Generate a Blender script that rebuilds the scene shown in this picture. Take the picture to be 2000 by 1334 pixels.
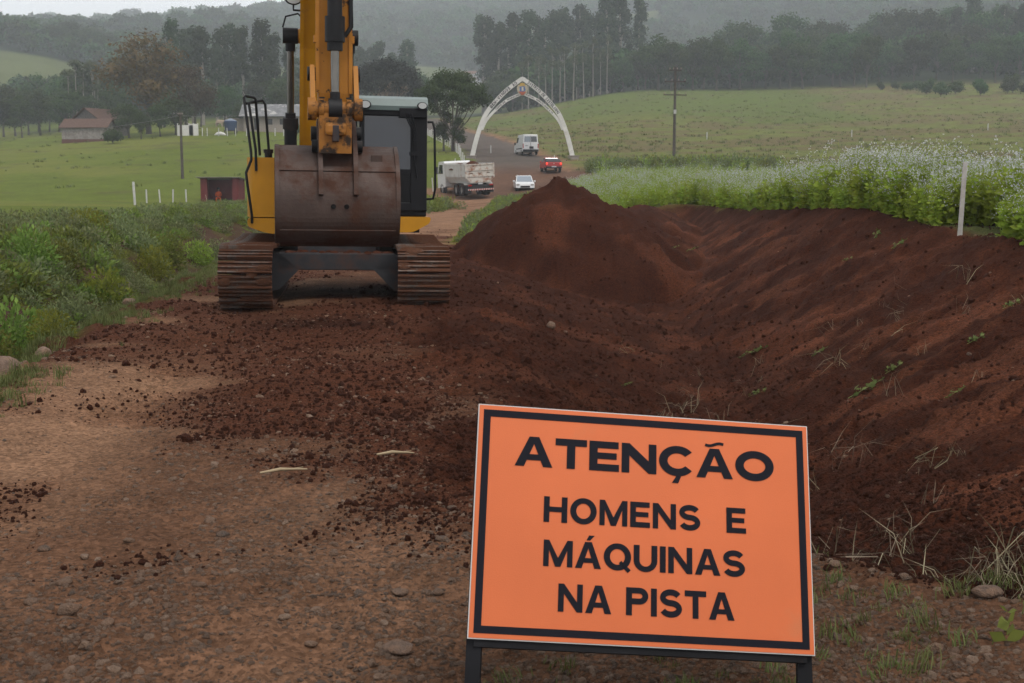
import bpy, math, random
import numpy as np
from mathutils import Matrix, Vector, Euler
R = math.radians
for o in list(bpy.data.objects): bpy.data.objects.remove(o)
scene = bpy.context.scene
COL = scene.collection
# ------------------------------------------------------------------ camera
FPX = 2414.0; HOR = 364.0; CAMZ = 1.6
cam = bpy.data.cameras.new('camera'); camo = bpy.data.objects.new('camera', cam); COL.objects.link(camo)
cam.sensor_width = 36.0; cam.lens = 36.0*FPX/2000.0
cam.clip_start = 0.1; cam.clip_end = 9000
camo.location = (0, 0, CAMZ)
camo.rotation_euler = (R(90)-math.atan((667-HOR)/FPX), 0, 0)
cam.dof.use_dof = True; cam.dof.focus_distance = 6.5; cam.dof.aperture_fstop = 18.0
scene.camera = camo
# ------------------------------------------------------------------ world: overcast daylight
world = bpy.data.worlds.new('World'); scene.world = world; world.use_nodes = True
wn = world.node_tree.nodes; wl = world.node_tree.links
for n in list(wn): wn.remove(n)
SUN_EL, SUN_ROT = R(58), R(205)
sky = wn.new('ShaderNodeTexSky'); sky.sky_type = 'NISHITA'; sky.sun_disc = False
sky.sun_elevation = SUN_EL; sky.sun_rotation = SUN_ROT; sky.dust_density = 4.0; sky.air_density = 1.0
hs = wn.new('ShaderNodeHueSaturation'); hs.inputs['Saturation'].default_value = 0.35
mx = wn.new('ShaderNodeMix'); mx.data_type = 'RGBA'; mx.inputs[0].default_value = 0.72
mx.inputs[7].default_value = (8.15, 8.15, 8.3, 1)        # even cloud deck
bg = wn.new('ShaderNodeBackground'); bg.inputs['Strength'].default_value = 0.11
wo = wn.new('ShaderNodeOutputWorld')
wl.new(sky.outputs[0], hs.inputs['Color']); wl.new(hs.outputs[0], mx.inputs[6])
wl.new(mx.outputs[2], bg.inputs['Color']); wl.new(bg.outputs[0], wo.inputs['Surface'])
sun = bpy.data.lights.new('sun', 'SUN'); sun.energy = 1.15; sun.angle = R(14); sun.color = (1.0, 0.96, 0.9)
suno = bpy.data.objects.new('sun', sun); COL.objects.link(suno)
# sun stands high, behind the camera's right shoulder
az = R(150)
sdir = Vector((math.sin(az)*math.cos(SUN_EL), math.cos(az)*math.cos(SUN_EL), math.sin(SUN_EL)))
suno.rotation_euler = (-sdir).to_track_quat('-Z', 'Y').to_euler()
sky.sun_rotation = az
scene.view_settings.view_transform = 'Standard'; scene.view_settings.look = 'None'
scene.view_settings.exposure = 0.56; scene.view_settings.gamma = 1.0
scene.cycles.max_bounces = 6; scene.cycles.diffuse_bounces = 3; scene.cycles.glossy_bounces = 3
scene.cycles.transmission_bounces = 4; scene.cycles.volume_bounces = 4; scene.cycles.transparent_max_bounces = 8
scene.cycles.use_denoising = True
scene.cycles.caustics_reflective = False; scene.cycles.caustics_refractive = False
rng = np.random.default_rng(7)
random.seed(7)

# ------------------------------------------------------------------ noise (numpy)
def _hash(ix, iy, seed):
    h = (ix.astype(np.int64)*374761393 + iy.astype(np.int64)*668265263 + seed*974634777) & 0xffffffff
    h = ((h ^ (h >> 13))*1274126177) & 0xffffffff
    h = h ^ (h >> 16)
    return (h & 0xffff)/65535.0
def vnoise(x, y, seed=0):
    ix = np.floor(x); iy = np.floor(y); fx = x-ix; fy = y-iy
    fx = fx*fx*fx*(fx*(fx*6-15)+10); fy = fy*fy*fy*(fy*(fy*6-15)+10)
    a = _hash(ix, iy, seed); b = _hash(ix+1, iy, seed); c = _hash(ix, iy+1, seed); d = _hash(ix+1, iy+1, seed)
    return (a+(b-a)*fx) + ((c+(d-c)*fx)-(a+(b-a)*fx))*fy
def fbm(x, y, scale, octv=4, seed=0, gain=0.5):
    x = np.asarray(x, float)/scale; y = np.asarray(y, float)/scale
    s = 0; a = 1.0; t = 0
    for i in range(octv):
        s = s + a*(vnoise(x*(2.03**i)+13.7*i, y*(2.03**i)-7.1*i, seed+i*17)); t += a; a *= gain
    return s/t                    # 0..1
def sstep(a, b, x):
    t = np.clip((np.asarray(x, float)-a)/(b-a), 0, 1); return t*t*(3-2*t)
def lerp(a, b, t): return a+(b-a)*t

# ------------------------------------------------------------------ terrain
TD = np.array([0,20,50,80,105,120,142,170,210,260,330,420,520,650,800,1000,1300,1700,2200.])
TA = np.array([-.45,-.25,-.05,.12,.42])
TZ = np.array([
 [0,0,.4,.4,.4,1.2,3,5.5,8.6,11,14,27,52,66,84,116,150,200,250],
 [0,0,.3,.3,.3,1.5,3.5,6.2,10.5,14,18,26,38,55,80,118,158,210,264],
 [0,0,0,.1,.45,2.6,5.2,7.3,10,13.6,19,25,32,45,74,118,170,234,308],
 [0,0,.9,1.5,2.2,3.2,4.8,7.5,12,17.5,26,34,45,62,88,128,182,250,335],
 [0,0,1.0,1.6,2.2,3.4,5.2,8,12.6,18.5,27,40,62,90,112,150,200,262,342]], float)
def table(x, y):
    y = np.maximum(np.asarray(y, float), 0.5); a = np.clip(np.asarray(x, float)/y, -.75, .75)
    cols = np.stack([np.interp(y, TD, TZ[i]) for i in range(5)])
    ac = np.clip(a, TA[0], TA[-1])
    i = np.clip(np.searchsorted(TA, ac)-1, 0, 3)
    t = (ac-TA[i])/(TA[i+1]-TA[i]); t = t*t*(3-2*t)
    idx = np.arange(cols.shape[1]) if cols.ndim > 1 else None
    flat = cols.reshape(5, -1); k = np.arange(flat.shape[1]); ii = i.ravel()
    z = flat[ii, k]*(1-t.ravel()) + flat[ii+1, k]*t.ravel()
    return z.reshape(np.shape(a))
def xl(y): return np.interp(y, [0,10,16,26,36,60,95,105,112], [-4.0,-4.26,-5,-6,-7.4,-8.3,-7.2,-8,-14])       # left road edge
def xr(y): return np.interp(y, [0,30,36,58,95,104,110,118], [-1.5,-1.6,-1.9,-2.2,-1.5,0.5,5,16])                  # right road edge past the mound
def xs(y): return np.interp(y, [3.2,4.1,6.6,10,16,24,30,34,40,46], [3.6,1.7,-.3,-.6,-1.1,-1.7,-1.7,-1.0,1.2,2.4])  # left limit of fresh soil
def xe(y): return np.interp(y, [0,15,18.7,24,36,46,60], [6.0,6.4,6.75,6.8,6.8,6.9,6.9])                            # top edge of the cut bank
def xf(y): return np.interp(y, [3,5,7.2,9,17,28,40,46], [2.4,2.0,1.9,2.2,2.9,3.4,4.3,5.2])                         # foot of the bank
def zfld(y): return np.interp(y, [0,10,15,18.7,24,30,36,50,80], [.75,.8,.85,.88,1.17,1.05,.92,.92,1.5])
MAIN = np.array([[0.5,108],[0.6,118],[0.2,130],[-1.6,150],[-6,185],[-12.5,240],[-19,295],[-30,370]], float)
def main_dist(x, y):
    cx = np.interp(y, MAIN[:,1], MAIN[:,0]); return np.where((y > 104) & (y < 365), np.abs(x-cx), 99.)
MOUND = (1.15, 30.0)
def mound_h(x, y):
    """absolute height of the spoil heap and of the low spoil ridge joined to it"""
    dx = (x-MOUND[0]); dy = (y-MOUND[1])
    wob = (fbm(x, y, 1.4, 3, 61)-.5)*.34
    r = np.sqrt((dx/np.where(dx < 0, 2.6, 3.0))**2 + (dy/3.9)**2)*(1+wob)
    lum = (fbm(x, y, .8, 4, 62)-.5)*.46+(fbm(x, y, .26, 3, 63)-.5)*.24
    h = 1.60*(1-r**np.where(dx < 0, 1.7, 1.45))+lum*.7+.10*np.exp(-(((x-1.12)/.28)**2+((y-29.6)/.5)**2)**2)
    q = np.sqrt(((x-3.7-.12*(y-38))/2.4)**2+((y-38.5)/6.5)**2)*(1+wob)
    h2 = .98*(1-q**1.7)+lum*.6
    return np.where((r > 1.25) & (q > 1.25), -9, np.maximum(h, h2))
def soil_mask(x, y):
    n = (fbm(x, y, 1.3, 3, 5)-.5)*1.1
    m = sstep(-.25, .35, x-xs(y)+n)*sstep(-.3, .15, xe(y)-x+.5*n)
    m = m*(1-sstep(45.5, 47.5, y+n))*sstep(-.1, .5, y-3.4+n*.6)
    return m
def Hs(x, y):
    """smooth ground height"""
    x = np.asarray(x, float); y = np.asarray(y, float)
    base = table(x, y)
    near = 1-sstep(50, 75, y)
    nat = zfld(y)*sstep(-.5, 5.5, x-np.where(y > 40, 1.0, 0))
    z = lerp(base, nat, near*(x > -3)) if False else base*(1-near)+near*(nat+np.where(x < 0, 0, 0))
    # cut: floor and bank
    t = np.clip((x-xf(y))/(xe(y)-xf(y)), 0, 1)
    dep = -.85*sstep(4.0, 10, y)
    fl = dep*sstep(xs(y)+.2, xf(y)-.2, x)
    prof = fl + (zfld(y)-fl)*(t**.95)
    cut = sstep(-.1, .3, x-xs(y))*sstep(0., .05, xe(y)-x)*(1-sstep(44.5, 46.3, y))*sstep(2.2, 4.5, y)
    z = z*(1-cut)+prof*cut
    z = np.where(y < 46, np.maximum(z, mound_h(x, y)), z)
    # left ditch and verge bank
    s = xl(y)-x
    lf = (1-sstep(60, 85, y))
    z = z + lf*(-.33*np.exp(-((s-.85)/.5)**2) + .58*sstep(1.1, 3.0, s) - .45*sstep(4.5, 11, s))
    # road crown, ruts
    onr = (s < 0) & (y < 100)
    z = z + np.where(onr, -.05*np.exp(-((s+1.5)/.5)**2), 0)*(y < 60)
    return z
def Hd(x, y):
    """ground height with relief"""
    x = np.asarray(x, float); y = np.asarray(y, float)
    z = Hs(x, y)
    sm = soil_mask(x, y); s = xl(y)-x
    fine = 1-sstep(35, 80, y)
    lump = fbm(x, y, .55, 4, 11); l2 = fbm(x, y, .16, 3, 12)
    rid = 1-np.abs(2*fbm(x+.35*y, y*.35-.8*x, .5, 3, 13)-1)
    z = z + fine*sm*((lump-.5)*.24 + (l2-.5)*.12 + (fbm(x, y, .07, 2, 15)-.5)*.045)
    bank = sm*sstep(.02, .2, (x-xf(y))/(xe(y)-xf(y)))
    # bucket scrape marks run down the bank
    sc = fbm(x*.22+y*.16, (y-.35*x)*1.0, .22, 3, 14)
    z = z + fine*bank*((sc-.5)*.055)
    road = (1-sm)*(s < .2)*(y < 110)
    pat = sstep(.52, .66, fbm(x, y, 1.5, 4, 21))
    z = z + fine*road*((fbm(x, y, .9, 3, 22)-.5)*.07 + (fbm(x, y, .09, 2, 23)-.5)*.03 + (fbm(x, y, .035, 2, 26)-.5)*.012 + pat*((fbm(x, y, .13, 3, 24)-.3)*.06))
    # prints of the crawler tracks on the road in front of the machine
    for x0 in (-3.53, -1.18):
        xc = x0+(16.2-y)*.10; k = np.exp(-((x-xc)/.33)**6)*sstep(6.5, 9, y)*(1-sstep(15.5, 16.5, y))*sstep(.42, .6, fbm(x, y, 1.1, 2, 27))
        z = z + k*(-.025+.02*np.sin(2*np.pi*y/.21))
    verge = fine*(s > 0)
    z = z + verge*((fbm(x, y, .8, 4, 31)-.5)*.3)
    far = sstep(60, 200, y)
    z = z + far*((fbm(x, y, 60, 3, 41)-.5)*1.6*sstep(100, 260, y) + (fbm(x, y, 260, 3, 42)-.5)*np.clip((y-380)/8, 0, 45)*(1-.7*sstep(1500, 2000, y)))
    return z
def H(x, y):
    return float(Hd(np.array([float(x)]), np.array([float(y)]))[0])
def px(u, d): return (u-1000.0)/FPX*d           # world x of image column u (2000-px wide photo) at distance d
def pz(v, d): return CAMZ-(v-HOR)/FPX*d          # approx world z of image row v at distance d

# ------------------------------------------------------------------ objects, tags
def tag(o, label=None, cat=None, group=None, kind=None):
    if label: o['label'] = label
    if cat: o['category'] = cat
    if group: o['group'] = group
    if kind: o['kind'] = kind
    return o
def empty(name, loc=(0,0,0), rz=0, rot=None):
    o = bpy.data.objects.new(name, None); COL.objects.link(o); o.location = loc
    o.rotation_euler = rot if rot else (0, 0, rz); o.empty_display_size = .2
    return o
def link(name, me, m=None, parent=None):
    o = bpy.data.objects.new(name, me); COL.objects.link(o)
    if m is not None and len(me.materials) == 0: me.materials.append(m)
    if parent is not None: o.parent = parent
    return o
def copy_tree(o, parent=None):
    c = o.copy(); COL.objects.link(c); c.parent = parent
    for ch in list(o.children): copy_tree(ch, c)
    return c
def npmesh(name, v, f, attrs=None, smooth=False):
    """v (N,3), f (M,k) arrays -> mesh; attrs {name:(type, array)} on points"""
    me = bpy.data.meshes.new(name); v = np.asarray(v, np.float32); f = np.asarray(f, np.int32)
    M_, k = f.shape
    me.vertices.add(len(v)); me.vertices.foreach_set('co', v.ravel())
    me.loops.add(M_*k); me.loops.foreach_set('vertex_index', f.ravel())
    me.polygons.add(M_); me.polygons.foreach_set('loop_start', np.arange(0, M_*k, k, dtype=np.int32))
    if smooth: me.polygons.foreach_set('use_smooth', np.ones(M_, bool))
    for an, (ty, arr) in (attrs or {}).items():
        at = me.attributes.new(an, ty, 'POINT')
        key = 'color' if ty == 'FLOAT_COLOR' else ('vector' if ty == 'FLOAT_VECTOR' else 'value')
        at.data.foreach_set(key, np.asarray(arr).ravel())
    me.update(calc_edges=True); me.validate()
    return me
class MB:
    """collects simple shapes into one mesh"""
    def __init__(s): s.v = []; s.f = []; s.sm = []
    def add(s, vs, fs, smooth=False, mtx=None):
        n = len(s.v)
        for p in vs:
            p = Vector(p); s.v.append(tuple(mtx @ p) if mtx is not None else tuple(p))
        for q in fs: s.f.append([i+n for i in q]); s.sm.append(smooth)
        return s
    def box(s, x0, x1, y0, y1, z0, z1, mtx=None, ch=0.0):
        if ch <= 0:
            vs = [(x, y, z) for z in (z0, z1) for y in (y0, y1) for x in (x0, x1)]
            return s.add(vs, [(0,2,3,1),(4,5,7,6),(0,1,5,4),(2,6,7,3),(0,4,6,2),(1,3,7,5)], False, mtx)
        # chamfered box
        c = min(ch, abs(x1-x0)*.45, abs(y1-y0)*.45, abs(z1-z0)*.45)
        import bmesh
        bm = bmesh.new(); bmesh.ops.create_cube(bm, size=1)
        for v in bm.verts: v.co = Vector(((x0+x1)/2+v.co.x*(x1-x0), (y0+y1)/2+v.co.y*(y1-y0), (z0+z1)/2+v.co.z*(z1-z0)))
        bmesh.ops.bevel(bm, geom=bm.edges[:], offset=c, segments=2, profile=.5, affect='EDGES')
        bm.verts.index_update()
        s.add([v.co.copy() for v in bm.verts], [[v.index for v in f.verts] for f in bm.faces], False, mtx); bm.free()
        return s
    def tube(s, pts, rad, n=8, cap=True, smooth=True, mtx=None):
        pts = [Vector(p) for p in pts]; rs = rad if isinstance(rad, (list, tuple)) else [rad]*len(pts)
        vs = []; fs = []; prev = None
        for i, p in enumerate(pts):
            t = (pts[min(i+1, len(pts)-1)]-pts[max(i-1, 0)]).normalized()
            a = prev if prev is not None else (Vector((0,0,1)) if abs(t.z) < .9 else Vector((1,0,0)))
            a = (a-t*a.dot(t)).normalized(); b = t.cross(a); prev = a
            for k in range(n):
                an = 2*math.pi*k/n; vs.append(p+(a*math.cos(an)+b*math.sin(an))*rs[i])
        for i in range(len(pts)-1):
            for k in range(n):
                k2 = (k+1) % n; fs.append((i*n+k, i*n+k2, (i+1)*n+k2, (i+1)*n+k))
        s.add(vs, fs, smooth, mtx)
        if cap:
            s.add(vs[:n], [list(range(n-1, -1, -1))], False, mtx); s.add(vs[-n:], [list(range(n))], False, mtx)
        return s
    def prism(s, poly, a0, a1, axis='x', mtx=None, smooth=False):
        """polygon extruded along axis; poly is (y,z) for x, (x,z) for y, (x,y) for z"""
        n = len(poly)
        def P(p, a): return (a, p[0], p[1]) if axis == 'x' else ((p[0], a, p[1]) if axis == 'y' else (p[0], p[1], a))
        vs = [P(p, a0) for p in poly]+[P(p, a1) for p in poly]
        s.add(vs, [(i, (i+1) % n, n+(i+1) % n, n+i) for i in range(n)], smooth, mtx)
        s.add(vs, [list(range(n-1, -1, -1)), list(range(n, 2*n))], False, mtx)
        return s
    def sheet(s, prof, x0, x1, th, mtx=None):
        """plate of thickness th following profile (y,z), extruded in x"""
        out = []
        for i, p in enumerate(prof):
            a = Vector(prof[max(i-1, 0)]); b = Vector(prof[min(i+1, len(prof)-1)])
            t = (b-a).normalized(); nn = Vector((-t.y, t.x)); out.append((p[0]+nn.x*th, p[1]+nn.y*th))
        poly = list(prof)+out[::-1]; n = len(poly); h = len(prof)
        vs = [(x0, p[0], p[1]) for p in poly]+[(x1, p[0], p[1]) for p in poly]
        fs = [(i, (i+1) % n, n+(i+1) % n, n+i) for i in range(n)]
        s.add(vs, fs, False, mtx)
        for off in (0, n):
            s.add([vs[off+i] for i in range(n)], [(i, i+1, n-2-i, n-1-i) for i in range(h-1)], False, mtx)
        return s
    def lathe(s, prof, n=16, mtx=None, smooth=True):
        """(r,z) profile about z"""
        vs = []; fs = []
        for r, z in prof:
            for k in range(n): a = 2*math.pi*k/n; vs.append((r*math.cos(a), r*math.sin(a), z))
        for i in range(len(prof)-1):
            for k in range(n): fs.append((i*n+k, i*n+(k+1) % n, (i+1)*n+(k+1) % n, (i+1)*n+k))
        return s.add(vs, fs, smooth, mtx)
    def cyl(s, p0, p1, r, n=16, mtx=None): return s.tube([p0, p1], r, n, True, True, mtx)
    def mesh(s, name):
        me = bpy.data.meshes.new(name); me.from_pydata(s.v, [], s.f)
        me.polygons.foreach_set('use_smooth', s.sm); me.update(); 
        import bmesh
        bm = bmesh.new(); bm.from_mesh(me); bmesh.ops.recalc_face_normals(bm, faces=bm.faces[:]); bm.to_mesh(me); bm.free()
        return me
    def build(s, name, m, parent=None, rz=None):
        o = link(name, s.mesh(name), m, parent)
        if rz is not None: o.rotation_euler.z = rz
        return o
def rotm(ax, deg, at=(0,0,0)):
    return Matrix.Translation(at) @ Matrix.Rotation(R(deg), 4, ax) @ Matrix.Translation([-c for c in at])

# ------------------------------------------------------------------ materials
def newmat(name):
    m = bpy.data.materials.new(name); m.use_nodes = True
    nt = m.node_tree; b = nt.nodes.get('Principled BSDF'); return m, nt, b
def mixrgb(nt, fac, a, b, blend='MIX'):
    n = nt.nodes.new('ShaderNodeMix'); n.data_type = 'RGBA'; n.blend_type = blend
    for sock, val in ((0, fac), (6, a), (7, b)):
        if hasattr(val, 'links') or hasattr(val, 'is_linked'): nt.links.new(val, n.inputs[sock])
        else: n.inputs[sock].default_value = val if sock == 0 else (*val[:3], 1)
    return n.outputs[2]
def noise(nt, scale, detail=4, rough=.6, coord='Object', dist=0.0):
    tc = nt.nodes.new('ShaderNodeTexCoord'); n = nt.nodes.new('ShaderNodeTexNoise')
    n.inputs['Scale'].default_value = scale; n.inputs['Detail'].default_value = detail; n.inputs['Roughness'].default_value = rough
    n.inputs['Distortion'].default_value = dist
    nt.links.new(tc.outputs[coord], n.inputs['Vector']); return n.outputs['Fac']
def ramp(nt, fac, a, b):
    r = nt.nodes.new('ShaderNodeMapRange'); r.inputs[1].default_value = a; r.inputs[2].default_value = b; r.clamp = True
    nt.links.new(fac, r.inputs[0]); return r.outputs[0]
def M(name, col, rough=.6, metal=0.0, var=.18, scale=5.0, mud=None, mud_lo=.5, mud_hi=.62, mud_scale=3.0, bump=0.0, bscale=40., spec=.2, emit=None, estr=0):
    m, nt, b = newmat(name)
    col = tuple(c*.70 for c in col); mud = tuple(c*.82 for c in mud) if mud else None
    dark = tuple(c*(1-var) for c in col); lite = tuple(min(1, c*(1+var)) for c in col)
    c = mixrgb(nt, ramp(nt, noise(nt, scale, 6), .3, .7), dark, lite)
    b.inputs['Roughness'].default_value = rough
    if mud:
        k = ramp(nt, noise(nt, mud_scale, 8, .68), mud_lo, mud_hi)
        c = mixrgb(nt, k, c, mud)
        rr = nt.nodes.new('ShaderNodeMapRange'); nt.links.new(k, rr.inputs[0]); rr.inputs[3].default_value = rough; rr.inputs[4].default_value = .92
        nt.links.new(rr.outputs[0], b.inputs['Roughness'])
    nt.links.new(c, b.inputs['Base Color'])
    b.inputs['Metallic'].default_value = metal; b.inputs['Specular IOR Level'].default_value = spec
    if bump > 0:
        bp = nt.nodes.new('ShaderNodeBump'); bp.inputs['Strength'].default_value = 1.0; bp.inputs['Distance'].default_value = bump
        nt.links.new(noise(nt, bscale, 5), bp.inputs['Height']); nt.links.new(bp.outputs[0], b.inputs['Normal'])
    if emit:
        b.inputs['Emission Color'].default_value = (*emit, 1); b.inputs['Emission Strength'].default_value = estr
    return m
def leafmat(name, col, col2, transl=.25, rnd=.25):
    """foliage: colour varies leaf by leaf (attribute lc) and plant by plant"""
    m, nt, b = newmat(name)
    col = tuple(c*.735 for c in col); col2 = tuple(c*.735 for c in col2)
    at = nt.nodes.new('ShaderNodeAttribute'); at.attribute_name = 'lc'
    oi = nt.nodes.new('ShaderNodeObjectInfo')
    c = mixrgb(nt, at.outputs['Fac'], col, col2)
    h = nt.nodes.new('ShaderNodeHueSaturation')
    r1 = nt.nodes.new('ShaderNodeMapRange'); nt.links.new(oi.outputs['Random'], r1.inputs[0]); r1.inputs[3].default_value = 1-rnd; r1.inputs[4].default_value = 1+rnd
    r2 = nt.nodes.new('ShaderNodeMapRange'); nt.links.new(oi.outputs['Random'], r2.inputs[0]); r2.inputs[3].default_value = .5-.03*rnd/.25; r2.inputs[4].default_value = .5+.025*rnd/.25
    nt.links.new(r1.outputs[0], h.inputs['Value']); nt.links.new(r2.outputs[0], h.inputs['Hue']); nt.links.new(c, h.inputs['Color'])
    nt.links.new(h.outputs[0], b.inputs['Base Color']); b.inputs['Roughness'].default_value = .65; b.inputs['Specular IOR Level'].default_value = .1
    tr = nt.nodes.new('ShaderNodeBsdfTranslucent'); nt.links.new(h.outputs[0], tr.inputs['Color'])
    ms = nt.nodes.new('ShaderNodeMixShader'); ms.inputs[0].default_value = transl
    nt.links.new(b.outputs[0], ms.inputs[1]); nt.links.new(tr.outputs[0], ms.inputs[2])
    nt.links.new(ms.outputs[0], nt.nodes['Material Output'].inputs['Surface'])
    return m
def glassmat(name, col, rough=.08):
    m, nt, b = newmat(name); b.inputs['Base Color'].default_value = (*col, 1); b.inputs['Roughness'].default_value = rough
    b.inputs['Specular IOR Level'].default_value = .6; b.inputs['Coat Weight'].default_value = .3
    return m
HAZE = 0.00041
SOILC = (.050, .0165, .0086)
# ================================================================== GROUND
def DROPZ(x, y): return sstep(4.9, 6.3, y+.5*(fbm(x, y, .8, 2, 25)-.5))*(1-.8*np.exp(-((x+3.3)/.8)**2)*(1-sstep(9, 13, y)))
def ground_colour(x, y):
    n1 = fbm(x, y, 2.2, 4, 101); n2 = fbm(x, y, .5, 4, 102); n3 = fbm(x, y, .12, 2, 103)
    tan = np.array([.31, .176, .106]); gravel = np.array([.150, .077, .045]); soil = np.array(SOILC); soil2 = np.array([.088, .030, .0155])
    grass = np.array([.125, .160, .024]); grass2 = np.array([.180, .190, .040]); dry = np.array([.17, .135, .075])
    def mixc(c, k, t): return c*(1-t[:, None])+np.asarray(k)*t[:, None]
    N = len(x)
    s = xl(y)-x
    c = np.tile(gravel, (N, 1))
    # pale worn wheel lanes, grey gravel between
    lane = np.exp(-((x-np.interp(y, [3, 6, 9, 16, 30], [-2.6, -3.0, -3.2, -3.6, -5])) /.75)**2) + .4*np.exp(-((x+.75)/.55)**2)*(1-sstep(5.5, 8, y))
    lane = np.where(y > 32, .7, lane)*(.55+.9*fbm(x, y, .7, 3, 104))
    c = mixc(c, tan, np.clip(lane*1.15*sstep(.25, .6, n1+.12), 0, 1))
    c = c*(.78+.44*n2)[:, None]*(.85+.3*n3)[:, None]
    # crumbs of red soil dropped on the road
    drop = sstep(.36, .58, fbm(x, y, 1.5, 4, 21)+.16*(n2-.5)+.10*sstep(7, 14, y)+.07*sstep(-2.6, -.8, x))*(y < 40)*DROPZ(x, y)
    c = mixc(c, soil2*.95, drop*.9)
    sm = soil_mask(x, y)
    sc = soil[None, :]*(.75+.5*n2)[:, None]
    sc = sc + (soil2-soil)[None, :]*sstep(.5, .75, fbm(x, y, .9, 4, 107))[:, None]
    t = np.clip((x-xf(y))/(xe(y)-xf(y)), 0, 1)
    streak = sstep(.56, .68, fbm(x*.22+y*.16, (y-.35*x), .33, 3, 14))*sstep(.05, .2, t)*(1-sstep(.65, .95, t))
    sc = sc + np.array([.050, .020, .011])*streak[:, None]
    c = c*(1-sm[:, None])+sc*sm[:, None]
    # verge and pasture left of the road
    ln = (fbm(x, y, .6, 3, 111)-.5)
    verge = sstep(0.0, .35, s+ln*.7)*(y < 112)
    vc = np.array([.085, .05, .033])*(.7+.6*n2)[:, None]
    vc = mixc(vc, grass*.62, .75*sstep(.46, .66, n1*.6+n2*.4+.25*np.exp(-((s-.25)/.3)**2)+.3*sstep(2.5, 5, s)))
    c = mixc(c, [0, 0, 0], verge)+vc*verge[:, None]
    past = sstep(5, 9, s+ln*3)*sstep(20, 30, y); past = np.where((y >= 112) & (x < np.interp(y, MAIN[:,1], MAIN[:,0])), 1, past)
    g1 = fbm(x, y, 14, 4, 121); g2 = fbm(x, y, 2.5, 4, 122)
    pc = grass[None, :]*(.8+.4*g2)[:, None]; pc = mixc(pc, grass2, sstep(.42, .68, g1)*.7); pc = mixc(pc, [.10, .085, .04], sstep(.62, .75, fbm(x, y*2.2, 7, 4, 123))*.6)
    c = c*(1-past[:, None])+pc*past[:, None]
    # grass strip right of the far stretch of road, crop soil, stubble field
    strip = sstep(0, .6, x-xr(y)+ln)*sstep(33, 36, y)*(1-sm)*(y < 118)
    c = c*(1-strip[:, None])+(grass2*np.array([.9, .95, .8]))[None, :]*(.75+.5*n2)[:, None]*strip[:, None]
    crop = sstep(0, .4, x-np.where(y < 46.5, xe(y), 3.0))*(y < 112)
    c = c*(1-crop[:, None])+np.array([.085, .095, .035])[None, :]*(.7+.6*n2)[:, None]*crop[:, None]
    mr = np.interp(y, MAIN[:,1], MAIN[:,0])
    fld = sstep(0, 3, x-np.where(y < 126, np.maximum(mr+4.5, 0), mr+4.2)+3*ln)*sstep(112, 119, y+4*ln)
    st = fbm(x*.25+.02*y, y-.28*x, 3.2, 4, 131); st2 = fbm(x, y, 1.6, 3, 132); st3 = fbm(x, y, 45, 3, 133)
    fc = np.array([.150, .168, .045])[None, :]*(.75+.5*st2)[:, None]
    fc = mixc(fc, [.155, .118, .060], sstep(.45, .55, st)*.8); fc = mixc(fc, [.105, .150, .03], sstep(.45, .68, st3+.1*sstep(200, 330, y))*.7)
    c = c*(1-fld[:, None])+fc*fld[:, None]
    # junction dirt and main road
    md = main_dist(x, y)
    rd = 1-sstep(3.6, 4.6, md+2.2*ln)
    jn = np.exp(-(((x-2.5)/8.5)**2+((y-113)/8.5)**2)**2)
    rc = lerp(np.array([.150, .083, .055])[None, :], np.array([.128, .105, .090])[None, :], sstep(118, 135, y)[:, None])*(.8+.4*g2)[:, None]
    k = np.clip(np.maximum(rd, sstep(.25, .5, jn+.3*ln)), 0, 1)
    c = c*(1-k[:, None])+rc*k[:, None]
    # hills: woodland floor with lighter clearings
    hill = sstep(335, 380, y+20*(n1-.5))
    w = np.array([.028, .040, .020])[None, :]*(.6+.8*fbm(x, y, 22, 4, 141))[:, None]
    clr = sstep(.60, .66, fbm(x, y, 330, 3, 143)+.03*np.sin(x/90))
    a = x/np.maximum(y, 1)
    clr = np.maximum(clr, ((a < -.33) & (y > 420) & (y < 560))*1.0); clr = np.maximum(clr, ((a > .26) & (y > 520) & (y < 720))*1.0)
    clr = np.maximum(clr, np.exp(-((a-.17)/.035)**4)*((y > 470) & (y < 600)))
    w = w*(1-clr[:, None])+np.array([.115, .135, .05])[None, :]*(.8+.4*g1)[:, None]*clr[:, None]
    c = c*(1-hill[:, None])+w*hill[:, None]
    return np.clip(c*.69, .003, .8), clr*hill

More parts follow.
